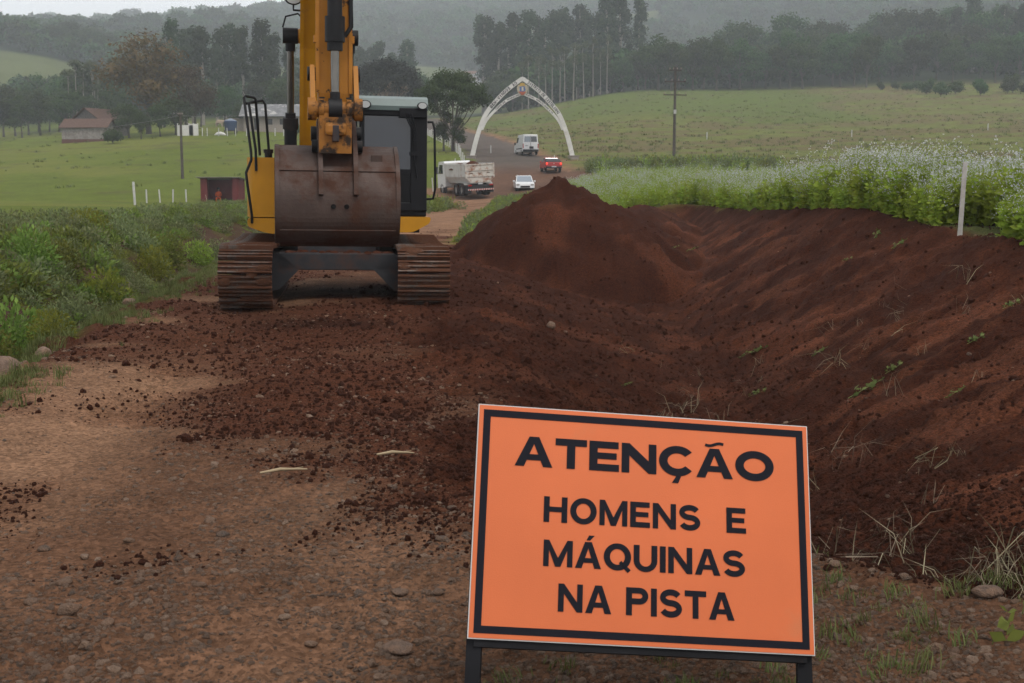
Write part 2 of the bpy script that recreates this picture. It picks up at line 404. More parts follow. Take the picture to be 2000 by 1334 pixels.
def build_ground():
    ys = [1.2]
    while ys[-1] < 2180:
        y = ys[-1]; ys.append(y*(1.0062 if y < 14 else 1.0075 if y < 34 else 1.011 if y < 200 else 1.02))
    ys = np.array(ys)
    a = np.concatenate([np.linspace(-1.3, -.5, 36)[:-1], np.linspace(-.5, .5, 520), np.linspace(.5, 1.3, 36)[1:]])
    Y, A = np.meshgrid(ys, a, indexing='ij'); X = A*Y
    x = X.ravel(); y = Y.ravel()
    z = Hd(x, y); col, _ = ground_colour(x, y)
    nr, nc = Y.shape
    i = np.arange((nr-1)*(nc-1)); r = i//(nc-1); c = i % (nc-1); b = r*nc+c
    f = np.stack([b, b+1, b+nc+1, b+nc], 1)
    me = npmesh('ground', np.stack([x, y, z], 1), f, {'col': ('FLOAT_COLOR', np.concatenate([col, np.ones((len(x), 1))], 1))}, smooth=True)
    m, nt, bs = newmat('earth')
    at = nt.nodes.new('ShaderNodeAttribute'); at.attribute_name = 'col'
    n1 = ramp(nt, noise(nt, 30, 6, .7), .3, .7); n2 = ramp(nt, noise(nt, 1.3, 6, .7), .25, .75)
    k = mixrgb(nt, n1, (.72, .72, .72), (1.25, 1.25, 1.25)); k2 = mixrgb(nt, n2, (.82, .82, .82), (1.18, 1.18, 1.18))
    c = mixrgb(nt, 1.0, at.outputs['Color'], k, 'MULTIPLY'); c = mixrgb(nt, 1.0, c, k2, 'MULTIPLY')
    nt.links.new(c, bs.inputs['Base Color']); bs.inputs['Roughness'].default_value = .95; bs.inputs['Specular IOR Level'].default_value = .04
    bp = nt.nodes.new('ShaderNodeBump'); bp.inputs['Distance'].default_value = .02; bp.inputs['Strength'].default_value = .9
    tc = nt.nodes.new('ShaderNodeTexCoord'); vo = nt.nodes.new('ShaderNodeTexVoronoi'); vo.inputs['Scale'].default_value = 48; vo.inputs['Randomness'].default_value = 1.0
    nt.links.new(tc.outputs['Object'], vo.inputs['Vector'])
    sp = nt.nodes.new('ShaderNodeSeparateColor'); nt.links.new(vo.outputs['Color'], sp.inputs[0])
    gr = mixrgb(nt, ramp(nt, sp.outputs[0], 0, 1), (.66, .65, .64), (1.36, 1.33, 1.30)); c = mixrgb(nt, 1.0, c, gr, 'MULTIPLY'); nt.links.new(c, bs.inputs['Base Color'])
    ad = nt.nodes.new('ShaderNodeMath'); ad.operation = 'SUBTRACT'; nt.links.new(noise(nt, 38, 8, .72), ad.inputs[0])
    sc_ = nt.nodes.new('ShaderNodeMath'); sc_.operation = 'MULTIPLY'; sc_.inputs[1].default_value = .6; nt.links.new(vo.outputs['Distance'], sc_.inputs[0]); nt.links.new(sc_.outputs[0], ad.inputs[1])
    nt.links.new(ad.outputs[0], bp.inputs['Height']); nt.links.new(bp.outputs[0], bs.inputs['Normal'])
    o = link('ground', me, m); tag(o, kind='structure')
    return o
build_ground()

# ------------------------------------------------------------------ scattering of uncountable small things
def scatter(name, pts, rot, scl, protos, idx, label, cat):
    c = bpy.data.collections.new(name+'_kinds')
    for p in protos: c.objects.link(p)
    me = npmesh(name, pts, np.zeros((0, 3), np.int32), {'rot': ('FLOAT_VECTOR', rot), 'scl': ('FLOAT', scl), 'idx': ('INT', np.asarray(idx, np.int32))})
    o = link(name, me); tag(o, label, cat, kind='stuff')
    ng = bpy.data.node_groups.new(name, 'GeometryNodeTree')
    ng.interface.new_socket('Geometry', in_out='INPUT', socket_type='NodeSocketGeometry'); ng.interface.new_socket('Geometry', in_out='OUTPUT', socket_type='NodeSocketGeometry')
    N = ng.nodes.new; L = ng.links.new
    gi = N('NodeGroupInput'); go = N('NodeGroupOutput'); ip = N('GeometryNodeInstanceOnPoints'); ci = N('GeometryNodeCollectionInfo')
    ci.inputs['Collection'].default_value = c; ci.inputs['Separate Children'].default_value = True; ci.inputs['Reset Children'].default_value = True
    def na(an, ty):
        n = N('GeometryNodeInputNamedAttribute'); n.data_type = ty; n.inputs['Name'].default_value = an
        return [s for s in n.outputs if s.enabled and s.name == 'Attribute'][0]
    mp = N('GeometryNodeMeshToPoints'); L(gi.outputs[0], mp.inputs['Mesh']); L(mp.outputs[0], ip.inputs['Points'])
    L(ci.outputs[0], ip.inputs['Instance']); ip.inputs['Pick Instance'].default_value = True
    L(na('idx', 'INT'), ip.inputs['Instance Index']); L(na('rot', 'FLOAT_VECTOR'), ip.inputs['Rotation']); L(na('scl', 'FLOAT'), ip.inputs['Scale'])
    L(ip.outputs[0], go.inputs[0])
    md = o.modifiers.new('scatter', 'NODES'); md.node_group = ng
    return o
def proto(name, me, m):
    if len(me.materials) == 0: me.materials.append(m)
    return bpy.data.objects.new(name, me)
def rock_mesh(name, seed, sub=1, flat=.6, rough=.35):
    import bmesh
    bm = bmesh.new(); bmesh.ops.create_icosphere(bm, subdivisions=sub, radius=.5)
    r = np.random.default_rng(seed); ax = r.uniform(.75, 1.25, 3)
    pl = [(Vector(r.normal(size=3)).normalized(), r.uniform(.28, .42)) for _ in range(7)]
    for v in bm.verts:
        for nrm, dd in pl:
            e = v.co.dot(nrm)-dd
            if e > 0: v.co -= nrm*e*.9
        v.co *= 1+rough*(r.random()-.5)*.5
        v.co = Vector((v.co.x*ax[0], v.co.y*ax[1], v.co.z*ax[2]*flat))
    me = bpy.data.meshes.new(name); bm.to_mesh(me); bm.free()
    if sub > 1: me.polygons.foreach_set('use_smooth', [True]*len(me.polygons))
    return me
def stonemat(name, ca, cb, cc):
    m, nt, b = newmat(name); oi = nt.nodes.new('ShaderNodeObjectInfo')
    cr = nt.nodes.new('ShaderNodeValToRGB'); nt.links.new(oi.outputs['Random'], cr.inputs[0])
    cr.color_ramp.elements[0].color = (*ca, 1); cr.color_ramp.elements[1].color = (*cb, 1); e = cr.color_ramp.elements.new(.6); e.color = (*cc, 1)
    c = mixrgb(nt, ramp(nt, noise(nt, 7, 5), .3, .7), (.7, .7, .7), (1.25, 1.25, 1.25)); c = mixrgb(nt, 1.0, cr.outputs[0], c, 'MULTIPLY')
    c = mixrgb(nt, ramp(nt, noise(nt, 3.0, 5), .45, .7), c, (.23, .138, .09)); c = mixrgb(nt, 1.0, c, (.82, .82, .82), 'MULTIPLY')
    nt.links.new(c, b.inputs['Base Color']); b.inputs['Roughness'].default_value = .85; b.inputs['Specular IOR Level'].default_value = .12
    bp = nt.nodes.new('ShaderNodeBump'); bp.inputs['Distance'].default_value = .03; nt.links.new(noise(nt, 9, 6), bp.inputs['Height']); nt.links.new(bp.outputs[0], b.inputs['Normal'])
    return m
MSTONE = stonemat('stone', (.13, .098, .078), (.36, .255, .185), (.26, .165, .112))
MCLOD = M('clod_soil', (.075, .026, .0138), .95, var=.4, scale=6, bump=.03, bscale=12, spec=.1)
def polar_pts(n, y0, y1, a0, a1, power=1.0):
    """positions whose density falls with distance so that every depth shows about the same density in view"""
    y = (rng.uniform(y1**-power, y0**-power, n))**(-1/power) if power > 0 else rng.uniform(y0, y1, n)
    return rng.uniform(a0, a1, n)*y, y
def rots(n, tilt=3.14): return np.stack([rng.uniform(-tilt, tilt, n), rng.uniform(-tilt, tilt, n), rng.uniform(0, 6.28, n)], 1)
# gravel on the road
n = 110000
x, y = polar_pts(n, 3.0, 26, -.6, .5, 1.2)
sm = soil_mask(x, y); s = xl(y)-x
clump = fbm(x, y, .9, 3, 201)
lane = np.exp(-((x-np.interp(y, [3, 6, 9, 16, 30], [-2.6, -3.0, -3.2, -3.6, -5])) /.7)**2)
keep = (rng.random(n) > sm*.93) & (s < 1.6) & (rng.random(n) < sstep(.25, .62, clump)*(1-.85*lane)+.05)
x, y = x[keep], y[keep]; n = len(x)
sz = np.clip(.006+.0105*rng.exponential(1, n), .006, .08)*np.clip(.55+y*.05, .7, 1.3)
scatter('gravel', np.stack([x, y, Hd(x, y)-sz*.03], 1), rots(n, .5), sz, [proto('gravel_kind_%d' % i, rock_mesh('gravel_kind', 300+i), MSTONE) for i in range(6)], rng.integers(0, 6, n),
        'loose grey and tan gravel strewn over the dirt road', 'gravel')
# crumbs and clods of red soil
n = 150000
x, y = polar_pts(n, 3.2, 46, -.5, .5, .9)
sm = soil_mask(x, y); s = xl(y)-x
drop = sstep(.40, .54, fbm(x, y, 1.5, 4, 21)+.10*sstep(7, 14, y)+.07*sstep(-2.6, -.8, x))*DROPZ(x, y)
t = np.clip((x-xf(y))/(xe(y)-xf(y)), 0, 1)
keep = (rng.random(n) < np.maximum(sm*(1-.75*sstep(.1, .3, t)), drop*(1-sm)*.8)) & (s < -.1)
x, y = x[keep], y[keep]; n = len(x)
sz = np.clip(.007+.0095*rng.exponential(1, n), .007, .12)*np.clip(.5+y*.06, .7, 1.8)
scatter('soil_clods', np.stack([x, y, Hd(x, y)+sz*.1], 1), rots(n), sz, [proto('clod_kind_%d' % i, rock_mesh('clod_kind', 330+i, 1, .85, .6), MCLOD) for i in range(5)], rng.integers(0, 5, n),
        'crumbs and clods of dark red soil lying on the dug ground', 'soil clods')
# ================================================================== VEGETATION
def leafquads(P, D, L, W, rg, out=None):
    """diamond leaves: base points P, directions D, lengths L, widths W -> verts, faces"""
    n = len(P); D = D/np.maximum(np.linalg.norm(D, axis=1, keepdims=True), 1e-6)
    q = rg.normal(size=(n, 3)); q = q if out is None else out+q*.42
    if out is not None: D = np.cross(q, rg.normal(size=(n, 3))); D = D/np.maximum(np.linalg.norm(D, axis=1, keepdims=True), 1e-6)
    S = np.cross(D, q); S /= np.maximum(np.linalg.norm(S, axis=1, keepdims=True), 1e-6)
    L = np.broadcast_to(L, n)[:, None]; W = np.broadcast_to(W, n)[:, None]
    N = np.cross(D, S)
    v = np.stack([P, P+D*L*.5+S*W*.5+N*L*.06, P+D*L, P+D*L*.5-S*W*.5+N*L*.06], 1).reshape(-1, 3)
    f = np.arange(n*4).reshape(n, 4)
    return v, f
def leafmesh(name, parts, rg, m):
    vs = []; fs = []; lc = []; k = 0
    for v, f, c in parts:
        vs.append(v); fs.append(f+k); k += len(v); lc.append(np.repeat(c, 4))
    me = npmesh(name, np.concatenate(vs), np.concatenate(fs), {'lc': ('FLOAT', np.concatenate(lc))})
    me.materials.append(m); return me
def sph(rg, n):
    d = rg.normal(size=(n, 3)); return d/np.linalg.norm(d, axis=1, keepdims=True)

LEAF = {
 'forest': leafmat('forest_leaves', (.020, .040, .010), (.072, .112, .026), .25, .5),
 'euc': leafmat('eucalyptus_leaves', (.030, .045, .024), (.078, .105, .052), .25, .4),
 'pale': leafmat('pale_leaves', (.060, .078, .035), (.125, .145, .065)),
 'green': leafmat('tree_leaves', (.024, .040, .012), (.070, .100, .025), .25, .12),
 'dark': leafmat('dark_leaves', (.014, .016, .013), (.034, .036, .028), .1, .1),
 'autumn': leafmat('autumn_leaves', (.090, .066, .022), (.190, .115, .040), .25, .15),
 'rust': leafmat('brown_leaves', (.060, .045, .026), (.110, .075, .040), .2, .15),
 'orange': leafmat('orange_leaves', (.16, .095, .035), (.26, .16, .06), .2, .1),
}
MBARK = M('bark', (.10, .085, .07), .9, var=.35, scale=9, bump=.02, bscale=20, spec=.1)
MBARKP = M('pale_bark', (.30, .27, .23), .85, var=.3, scale=5, spec=.1)
def make_tree(name, kind, h, w, seed, leaf, nleaf, lsize, bark=None):
    """returns (trunk mesh, crown mesh); origin at the foot"""
    rg = np.random.default_rng(seed); tr = MB(); lobes = []
    rb = h*.018+.05
    if kind == 'broad':
        nl = 13
        for i in range(nl):
            th = 2.4*i+rg.uniform(0, .8); rr = math.sqrt((i+.4)/nl)*.62; zz = rg.uniform(.34, .86)
            k = math.sqrt(max(.08, 1-((zz-.55)/.48)**2))
            lobes.append(((math.cos(th)*rr*w/2*k*1.15, math.sin(th)*rr*w/2*k*1.15, zz*h), (w*rg.uniform(.16, .25), w*rg.uniform(.16, .25), h*rg.uniform(.10, .16))))
        lobes.append(((0, 0, .86*h), (w*.2, w*.2, h*.12)))
        fork = .28*h
    elif kind == 'euc':
        nl = 12
        for i in range(nl):
            th = rg.uniform(0, 6.28); zz = .42+.56*(i/nl)**.8; rr = rg.uniform(.15, .75)*(1.15-zz)*1.4
            lobes.append(((math.cos(th)*rr*w/2, math.sin(th)*rr*w/2, zz*h), (w*rg.uniform(.13, .22), w*rg.uniform(.13, .22), h*rg.uniform(.05, .085))))
        fork = .5*h
    elif kind == 'pole':
        for i in range(5):
            th = rg.uniform(0, 6.28); zz = rg.uniform(.62, .97); lobes.append(((math.cos(th)*w*.18, math.sin(th)*w*.18, zz*h), (w*.2, w*.2, h*.06)))
        fork = .8*h; rb *= .55
    elif kind == 'umbrella':
        nl = 34
        for i in range(nl):
            th = 2.4*i; rr = math.sqrt((i+.3)/nl)
            zz = .60+.31*(1-rr**2)+rg.uniform(-.07, .03)
            lobes.append(((math.cos(th)*rr*w*.42, math.sin(th)*rr*w*.42, zz*h), (w*rg.uniform(.10, .16), w*rg.uniform(.10, .16), h*rg.uniform(.07, .11))))
        fork = .22*h
    elif kind == 'dome':
        nl = 34
        for i in range(nl):
            th = 2.4*i; rr = math.sqrt((i+.3)/nl); zz = .45+.45*math.sqrt(max(0, 1-rr**2))*rg.uniform(.85, 1)
            lobes.append(((math.cos(th)*rr*w*.44, math.sin(th)*rr*w*.44, zz*h), (w*.12, w*.12, h*.10)))
        fork = .25*h
    else:   # bush
        nl = 9
        for i in range(nl):
            th = 2.4*i; rr = math.sqrt(i/nl)*.6
            lobes.append(((math.cos(th)*rr*w/2, math.sin(th)*rr*w/2, h*rg.uniform(.3, .72)), (w*.22, w*.22, h*.24)))
        fork = .12*h
    # trunk and limbs
    lean = rg.uniform(-.03, .03, 2)*h
    top = .93*h if kind in ('euc', 'pole') else fork
    pts = [(lean[0]*t*t, lean[1]*t*t, -.3+(top+.3)*t) for t in np.linspace(0, 1, 6)]
    tr.tube(pts, [rb*(1.25-.75*t) if kind not in ('euc', 'pole') else rb*(1.1-.95*t) for t in np.linspace(0, 1, 6)], 7)
    for li, (c, rad) in enumerate(lobes):
        if kind in ('umbrella', 'dome') and li % 3: continue
        z0 = fork*rg.uniform(.8, 1.0) if kind not in ('euc', 'pole') else max(.2*h, c[2]-.12*h)
        t = z0/max(top, .01); st = Vector((lean[0]*t*t, lean[1]*t*t, z0)); en = Vector(c)
        mid = st.lerp(en, .5)+Vector((0, 0, (.04 if kind != 'umbrella' else -.05)*h))
        tr.tube([st, mid, en], [rb*.42, rb*.27, rb*.09], 5, False)
        if kind in ('umbrella', 'dome', 'broad'):
            for j in range(3):
                d = Vector(sph(rg, 1)[0]); e2 = en+Vector((d.x*rad[0], d.y*rad[1], abs(d.z)*rad[2]*.7)); tr.tube([mid.lerp(en, .5), e2], [rb*.14, rb*.04], 4, False)
    parts = []; tot = sum(r[0]*r[1]+r[0]*r[2] for _, r in lobes)
    for c, rad in lobes:
        n = max(8, int(nleaf*(rad[0]*rad[1]+rad[0]*rad[2])/tot))
        u = sph(rg, n); rr = rg.random(n)**.38; lumpy = 1+.28*np.sin(u[:, 0]*5+c[0])*np.cos(u[:, 1]*6+c[2])
        P = np.array(c)+u*np.array(rad)*(rr*lumpy)[:, None]
        D = u*.7+rg.normal(size=(n, 3))*.8+np.array([0, 0, -.25])
        ls = lsize*rg.uniform(.6, 1.35, n)
        v, f = leafquads(P, D, ls, ls*.62, rg, u+np.array([0, 0, .35]))
        parts.append((v, f, np.clip(rg.normal(.42, .22, n)+.18*u[:, 2], 0, 1)))  # leaves paler towards each lobe's top: light from above put into the colour
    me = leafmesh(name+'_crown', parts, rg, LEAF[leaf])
    tm = tr.mesh(name+'_trunk'); tm.materials.append(bark or MBARK)
    return tm, me
TREES = {}
def kinds(key, n, *a, **k):
    TREES[key] = [make_tree(key, a[0], 1.0*a[1], a[2], 1000+hash_key(key)+i*31, *a[3:], **k) for i in range(n)]
def hash_key(s): return sum(ord(c)*(i+1) for i, c in enumerate(s)) % 900
# unit sizes: height first, width second (metres)
kinds('forest_tree', 5, 'broad', 14, 11, 'forest', 3800, .62)
kinds('eucalyptus_tree', 4, 'euc', 24, 9, 'euc', 3000, .7, bark=MBARKP)
kinds('pole_tree', 3, 'pole', 17, 4.5, 'pale', 420, .6, bark=MBARKP)
kinds('dark_tree', 1, 'dome', 13, 13, 'dark', 9000, .42)
kinds('umbrella_tree', 1, 'umbrella', 9.6, 9.4, 'green', 17000, .24)
kinds('young_tree', 2, 'broad', 5, 2.4, 'green', 1500, .22)
kinds('autumn_tree', 1, 'broad', 17, 13, 'autumn', 5200, .5)
kinds('brown_tree', 1, 'broad', 11, 9, 'rust', 2200, .4)
kinds('orange_tree', 1, 'broad', 12, 11, 'orange', 2200, .7)
kinds('shrub', 3, 'bush', 4, 4.6, 'forest', 1500, .36)
kinds('garden_tree', 2, 'broad', 6, 6, 'green', 2600, .3)
BASEH = {'forest_tree': 14, 'eucalyptus_tree': 24, 'pole_tree': 17, 'dark_tree': 13, 'umbrella_tree': 9.6, 'young_tree': 5, 'autumn_tree': 17, 'brown_tree': 11, 'orange_tree': 12, 'shrub': 4, 'garden_tree': 6}
def tree(key, u, d, h, label, group=None, wid=1.0, i=None):
    x = px(u, d); i = rng.integers(0, len(TREES[key])) if i is None else i
    tm, cm = TREES[key][i]
    r = empty(key, (x, d, H(x, d)-.1), rng.uniform(0, 6.28)); s = h/BASEH[key]; r.scale = (s*wid, s*wid, s)
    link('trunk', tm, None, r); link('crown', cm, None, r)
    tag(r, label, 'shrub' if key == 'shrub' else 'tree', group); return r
# the ones the photo singles out
tree('umbrella_tree', 886, 150, 9.9, 'flat-crowned green tree beside the white arch and the road fence')
tree('young_tree', 868, 151, 5.4, 'slim young tree directly left of the flat-crowned tree trunk', i=0)
tree('young_tree', 897, 149, 4.4, 'small leafy young tree just right of the flat-crowned tree trunk', i=1)
tree('dark_tree', 760, 218, 13.6, 'very dark domed tree rising behind the excavator cab', wid=1.0)
tree('autumn_tree', 300, 216, 18.0, 'tall yellowing autumn tree behind the old wooden barn', wid=1.25)
tree('brown_tree', 390, 212, 11.8, 'brownish half-bare tree right of the tall autumn tree')
tree('garden_tree', 322, 205, 5.6, 'green round-crowned tree under the autumn tree', wid=.9, i=0)
tree('garden_tree', 285, 200, 4.6, 'dark leaning tree next to the round bush by the barn', wid=.8, i=1)
tree('shrub', 230, 192, 3.5, 'round dense dark bush in front of the barn wall', i=0)
tree('orange_tree', 778, 345, 13.5, 'orange-leaved tree on the wooded slope above the dark domed tree')
tree('garden_tree', 352, 208, 6.4, 'dark green tree between the autumn tree and the brownish tree', wid=1.1, i=1)
tree('garden_tree', 262, 205, 6.0, 'dark tree hiding the right end of the wooden barn', wid=1.15, i=0)
tree('garden_tree', 478, 226, 5.2, 'small green tree beside the blue water tank', wid=.9, i=0)
tree('shrub', 585, 205, 2.6, 'low shrub in the pasture by the farmhouse fence', wid=.7, i=1)
# rows and clumps
def clump(key, us, d0, d1, h0, h1, label, group, wid=1.0):
    for u in us: tree(key, u+rng.uniform(-7, 7), rng.uniform(d0, d1), rng.uniform(h0, h1), label, group, wid*rng.uniform(.85, 1.15))
clump('eucalyptus_tree', [335, 352, 372, 392, 412, 432, 446, 468, 490, 512, 530, 550, 572], 285, 325, 19, 25, 'tall eucalyptus tree in the stand behind the farmhouse', 'eucalyptus stand behind the farm')
clump('forest_tree', [330, 365, 400, 440, 470, 505, 540, 575, 600], 262, 280, 8, 11, 'dark broadleaf tree at the foot of the farm eucalyptus stand', 'trees below the eucalyptus stand')
clump('forest_tree', [-60, -30, 0, 22, 45, 66, 88, 110, 132, 152, 172, 195, 215, 238, 262], 292, 335, 11, 16, 'dark broadleaf tree of the wood left of the barn', 'wood left of the barn')
clump('forest_tree', [-40, 5, 50, 95, 140, 185, 225], 268, 285, 8, 11, 'broadleaf tree along the near edge of the wood left of the barn', 'near edge of the wood left of the barn')
clump('pole_tree', [148, 160, 178, 188, 200, 207, 243], 284, 291, 13, 17, 'thin pale-trunked tree along the edge of the wood left of the barn', 'pale trunks by the barn')
clump('forest_tree', [10, 40, 70, 112, 130, 150, 170, 190, 212, 232], 560, 600, 12, 17, 'hazy tree along the ridge above the light hillside meadow', 'ridge trees above the meadow')
clump('eucalyptus_tree', [645, 700, 716, 732, 748, 768, 792, 806], 380, 430, 20, 25, 'hazy eucalyptus tree on the slope behind the excavator cab', 'slope trees behind the excavator')
clump('forest_tree', [640, 690, 705, 730, 765, 800, 822], 345, 375, 10, 14, 'dark tree at the foot of the slope behind the excavator', 'lower slope trees behind the excavator')
clump('eucalyptus_tree', [938, 950, 966, 978, 995, 1010, 1028, 1045, 1062, 1078, 1096, 1112, 1128, 1146, 1162, 1178, 1196, 1215, 1238], 385, 430, 26, 34, 'very tall eucalyptus tree in the grove behind the arch', 'eucalyptus grove behind the arch')
clump('pole_tree', [1022, 1034, 1045, 1058, 1068, 1079, 1092, 1104, 1115, 1127, 1140, 1152, 1166, 1178], 345, 362, 13, 17, 'slender pale-trunked tree in the row along the field behind the arch', 'slender trees behind the arch')
clump('forest_tree', [958, 975, 995, 1130, 1160, 1190, 1215, 1240, 1262], 352, 372, 9, 14, 'dark broadleaf tree at the field edge under the tall grove', 'trees under the grove')
clump('forest_tree', [1275, 1300, 1322, 1345, 1368, 1392, 1415, 1440, 1462, 1486, 1510, 1535, 1560, 1584, 1608, 1632, 1655, 1676], 340, 372, 11, 16, 'dark broadleaf tree in the wood edge along the top of the field', 'wood edge above the field')
clump('forest_tree', [1420, 1445, 1470, 1495, 1520, 1545, 1570, 1592, 1612], 430, 470, 17, 24, 'big rounded tree in the raised clump above the field wood', 'raised clump of trees')
clump('forest_tree', [1690, 1715, 1742, 1768, 1795, 1820, 1846, 1872, 1900, 1925, 1952, 1980, 2010], 400, 470, 15, 22, 'broadleaf tree on the wooded hillside at the upper right', 'wooded hillside at upper right')
clump('forest_tree', [1700, 1735, 1775, 1812, 1850, 1890, 1930, 1968, 2005, 2040], 352, 385, 11, 15, 'dark tree at the foot of the wooded hillside at right', 'foot of the wooded hillside')
clump('eucalyptus_tree', [1850, 1885, 1940, 1975, 2000], 400, 440, 20, 27, 'tall slender tree standing out of the hillside wood at right', 'tall hillside trees')
clump('shrub', [1800, 1828, 1856, 1893, 1945, 1962, 1985, 2010], 292, 305, 3.4, 5.2, 'dark rounded shrub on the field edge at the far right', 'field edge shrubs')
clump('shrub', [1708, 1730, 1755, 1772], 318, 328, 2.6, 3.6, 'small grey-green shrub between the wood and the field edge shrubs', 'small shrubs by the wood')

# far woodland on the hills (one mass)
def lowtree(i):
    tm, cm = make_tree('far_tree', 'broad', 14, 12, 4000+i, 'forest', 330, 1.9); return cm
n = 14000
yy = np.exp(rng.uniform(np.log(372), np.log(2100), n)); aa = rng.uniform(-.62, .62, n); xx = aa*yy
_, clr = ground_colour(xx, yy)
village = (np.abs(aa+.042) < .022) & (yy > 560) & (yy < 800)
gap = (np.abs(aa+.045) < .03) & (yy < 560)
keep = (clr < .4) & ~village & ~gap & (rng.random(n) < np.clip(yy/900, .35, 1)); xx, yy = xx[keep], yy[keep]; n = len(xx)
sc = rng.uniform(.7, 1.25, n)*np.clip(yy/900, .85, 1.4)
scatter('far_woodland', np.stack([xx, yy, Hd(xx, yy)-1.0], 1), np.stack([np.zeros(n), np.zeros(n), rng.uniform(0, 6.28, n)], 1), sc, [proto('far_tree_kind_%d' % i, lowtree(i), None) for i in range(4)], rng.integers(0, 4, n),
        'misty woodland covering the far hillsides', 'woodland')

# ------------------------------------------------------------------ wild radish crop with white flowers
MCROP = leafmat('crop_leaves', (.27, .37, .040), (.50, .62, .095), .55, .15)
MFLOWER = leafmat('white_petals', (.62, .62, .64), (.85, .85, .86), .3, .05)
MSTEM = M('green_stem', (.16, .20, .07), .7, var=.25)
def radish(seed, h=1.05, nst=7, fl=1.0, nlf=14):
    rg = np.random.default_rng(seed); st = MB(); P = []; D = []; LL = []; F = []
    for k in range(nst):
        th = rg.uniform(0, 6.28); out = rg.uniform(.1, .42); hh = h*rg.uniform(.7, 1.12)
        p0 = Vector((rg.uniform(-.08, .08), rg.uniform(-.08, .08), 0)); p2 = p0+Vector((math.cos(th)*out, math.sin(th)*out, hh)); p1 = p0.lerp(p2, .5)+Vector((0, 0, .08))
        st.tube([p0, p1, p2], [.007, .005, .002], 3, False)
        for j in range(nlf):
            t = rg.uniform(.05, .85); q = p0.lerp(p1, t*2) if t < .5 else p1.lerp(p2, t*2-1)
            P.append(q); D.append((rg.normal(), rg.normal(), rg.uniform(-.2, .5))); LL.append(rg.uniform(.10, .24)*(1.15-.7*t))
        for b in range(4):
            t = rg.uniform(.55, 1.0); q = p1.lerp(p2, t*2-1) if t > .5 else p1
            e = q+Vector((rg.normal()*.11, rg.normal()*.11, rg.uniform(.05, .2))); st.tube([q, e], [.003, .0015], 3, False)
            for c in range(int(rg.integers(2, 6)*fl)):
                F.append(e+Vector((rg.normal()*.035, rg.normal()*.035, rg.uniform(-.07, .04))))
    P = np.array(P); D = np.array(D); L = np.array(LL)
    v, f = leafquads(P, D, L, L*.6, rg); lc = np.clip(rg.normal(.5, .25, len(L)), 0, 1)
    sv = np.array(st.v); sq = np.array([q for q in st.f if len(q) == 4])
    parts_v = [v, sv]; parts_f = [f, sq+len(v)]; lcs = [np.repeat(lc, 4), np.full(len(sv), .6)]; mi = [np.zeros(len(f)), np.zeros(len(sq))]
    k = len(v)+len(sv)
    if F:
        F = np.array(F); fv, ff = [], []
        for rep in range(2):
            a, b = leafquads(F-.0, sph(rg, len(F)), rg.uniform(.02, .034, len(F)), .024, rg); parts_v.append(a); parts_f.append(b+k); k += len(a); lcs.append(np.repeat(rg.random(len(F)), 4)); mi.append(np.ones(len(b)))
    me = npmesh('radish', np.concatenate(parts_v), np.concatenate(parts_f), {'lc': ('FLOAT', np.concatenate(lcs))})
    me.materials.append(MCROP); me.materials.append(MFLOWER); me.polygons.foreach_set('material_index', np.concatenate(mi).astype(np.int32)); return me
RAD = [proto('crop_kind_%d' % i, radish(500+i, fl=.7 if i < 2 else (.4 if i < 4 else .12)), None) for i in range(6)]+[proto('crop_kind_6', radish(510, 1.2, 4, .9, 4), None), proto('crop_kind_7', radish(511, 1.12, 5, .8, 5), None)]
pts = []
def addcrop(x, y, s0, s1): pts.append((x, y, s0, s1))
# dense strip along the cut edge, then thinner over the rest of the field
n = 3300
y = rng.uniform(9, 47, n); off = rng.exponential(1.6, n); x = xe(y)+.1+off; X = [x]; Y = [y]; S = [rng.uniform(.75, 1.2, n)*np.where(off < .5, .8, 1)]
n = 9000; y = 22*np.exp(rng.uniform(0, np.log(112/22), n)); x = rng.uniform(0, 1, n)*(.52*y-6.5)+6.9; X.append(x); Y.append(y); S.append(rng.uniform(.8, 1.2, n))
n = 3000; y = rng.uniform(46.5, 104, n); x = 3.0+.02*(y-46)+rng.exponential(3, n); X.append(x); Y.append(y); S.append(rng.uniform(.65, 1.05, n))
x = np.concatenate(X); y = np.concatenate(Y); S = np.concatenate(S)
ok = (x > np.where(y < 46.5, xe(y)+.05, 2.8)) & (np.abs(x/y) < .6) & ~((y < 20.2) & (y > 17.0) & (x < 7.7) & (x > 6.3)) & (y < 111)
ok &= ~((y > 96) & (x < 5.5))
x, y, S = x[ok], y[ok], S[ok]; n = len(x)
rt = np.stack([rng.normal(0, .12, n), rng.normal(0, .12, n), rng.uniform(0, 6.28, n)], 1)
scatter('flowering_crop', np.stack([x, y, Hs(x, y)-.03], 1), rt, S*(.6+.8*fbm(x, y, 1.6, 3, 231))*np.interp(y, [0, 16, 24, 110], [.66, .72, .80, .86]), RAD, np.where(rng.random(n) < np.interp(y, [20, 45], [.70, .16]), np.where(rng.random(n) < .3, rng.integers(6, 8, n), rng.integers(0, 4, n)), rng.integers(3, 6, n)), 'green crop with small white flowers covering the field above the cut bank', 'crop')

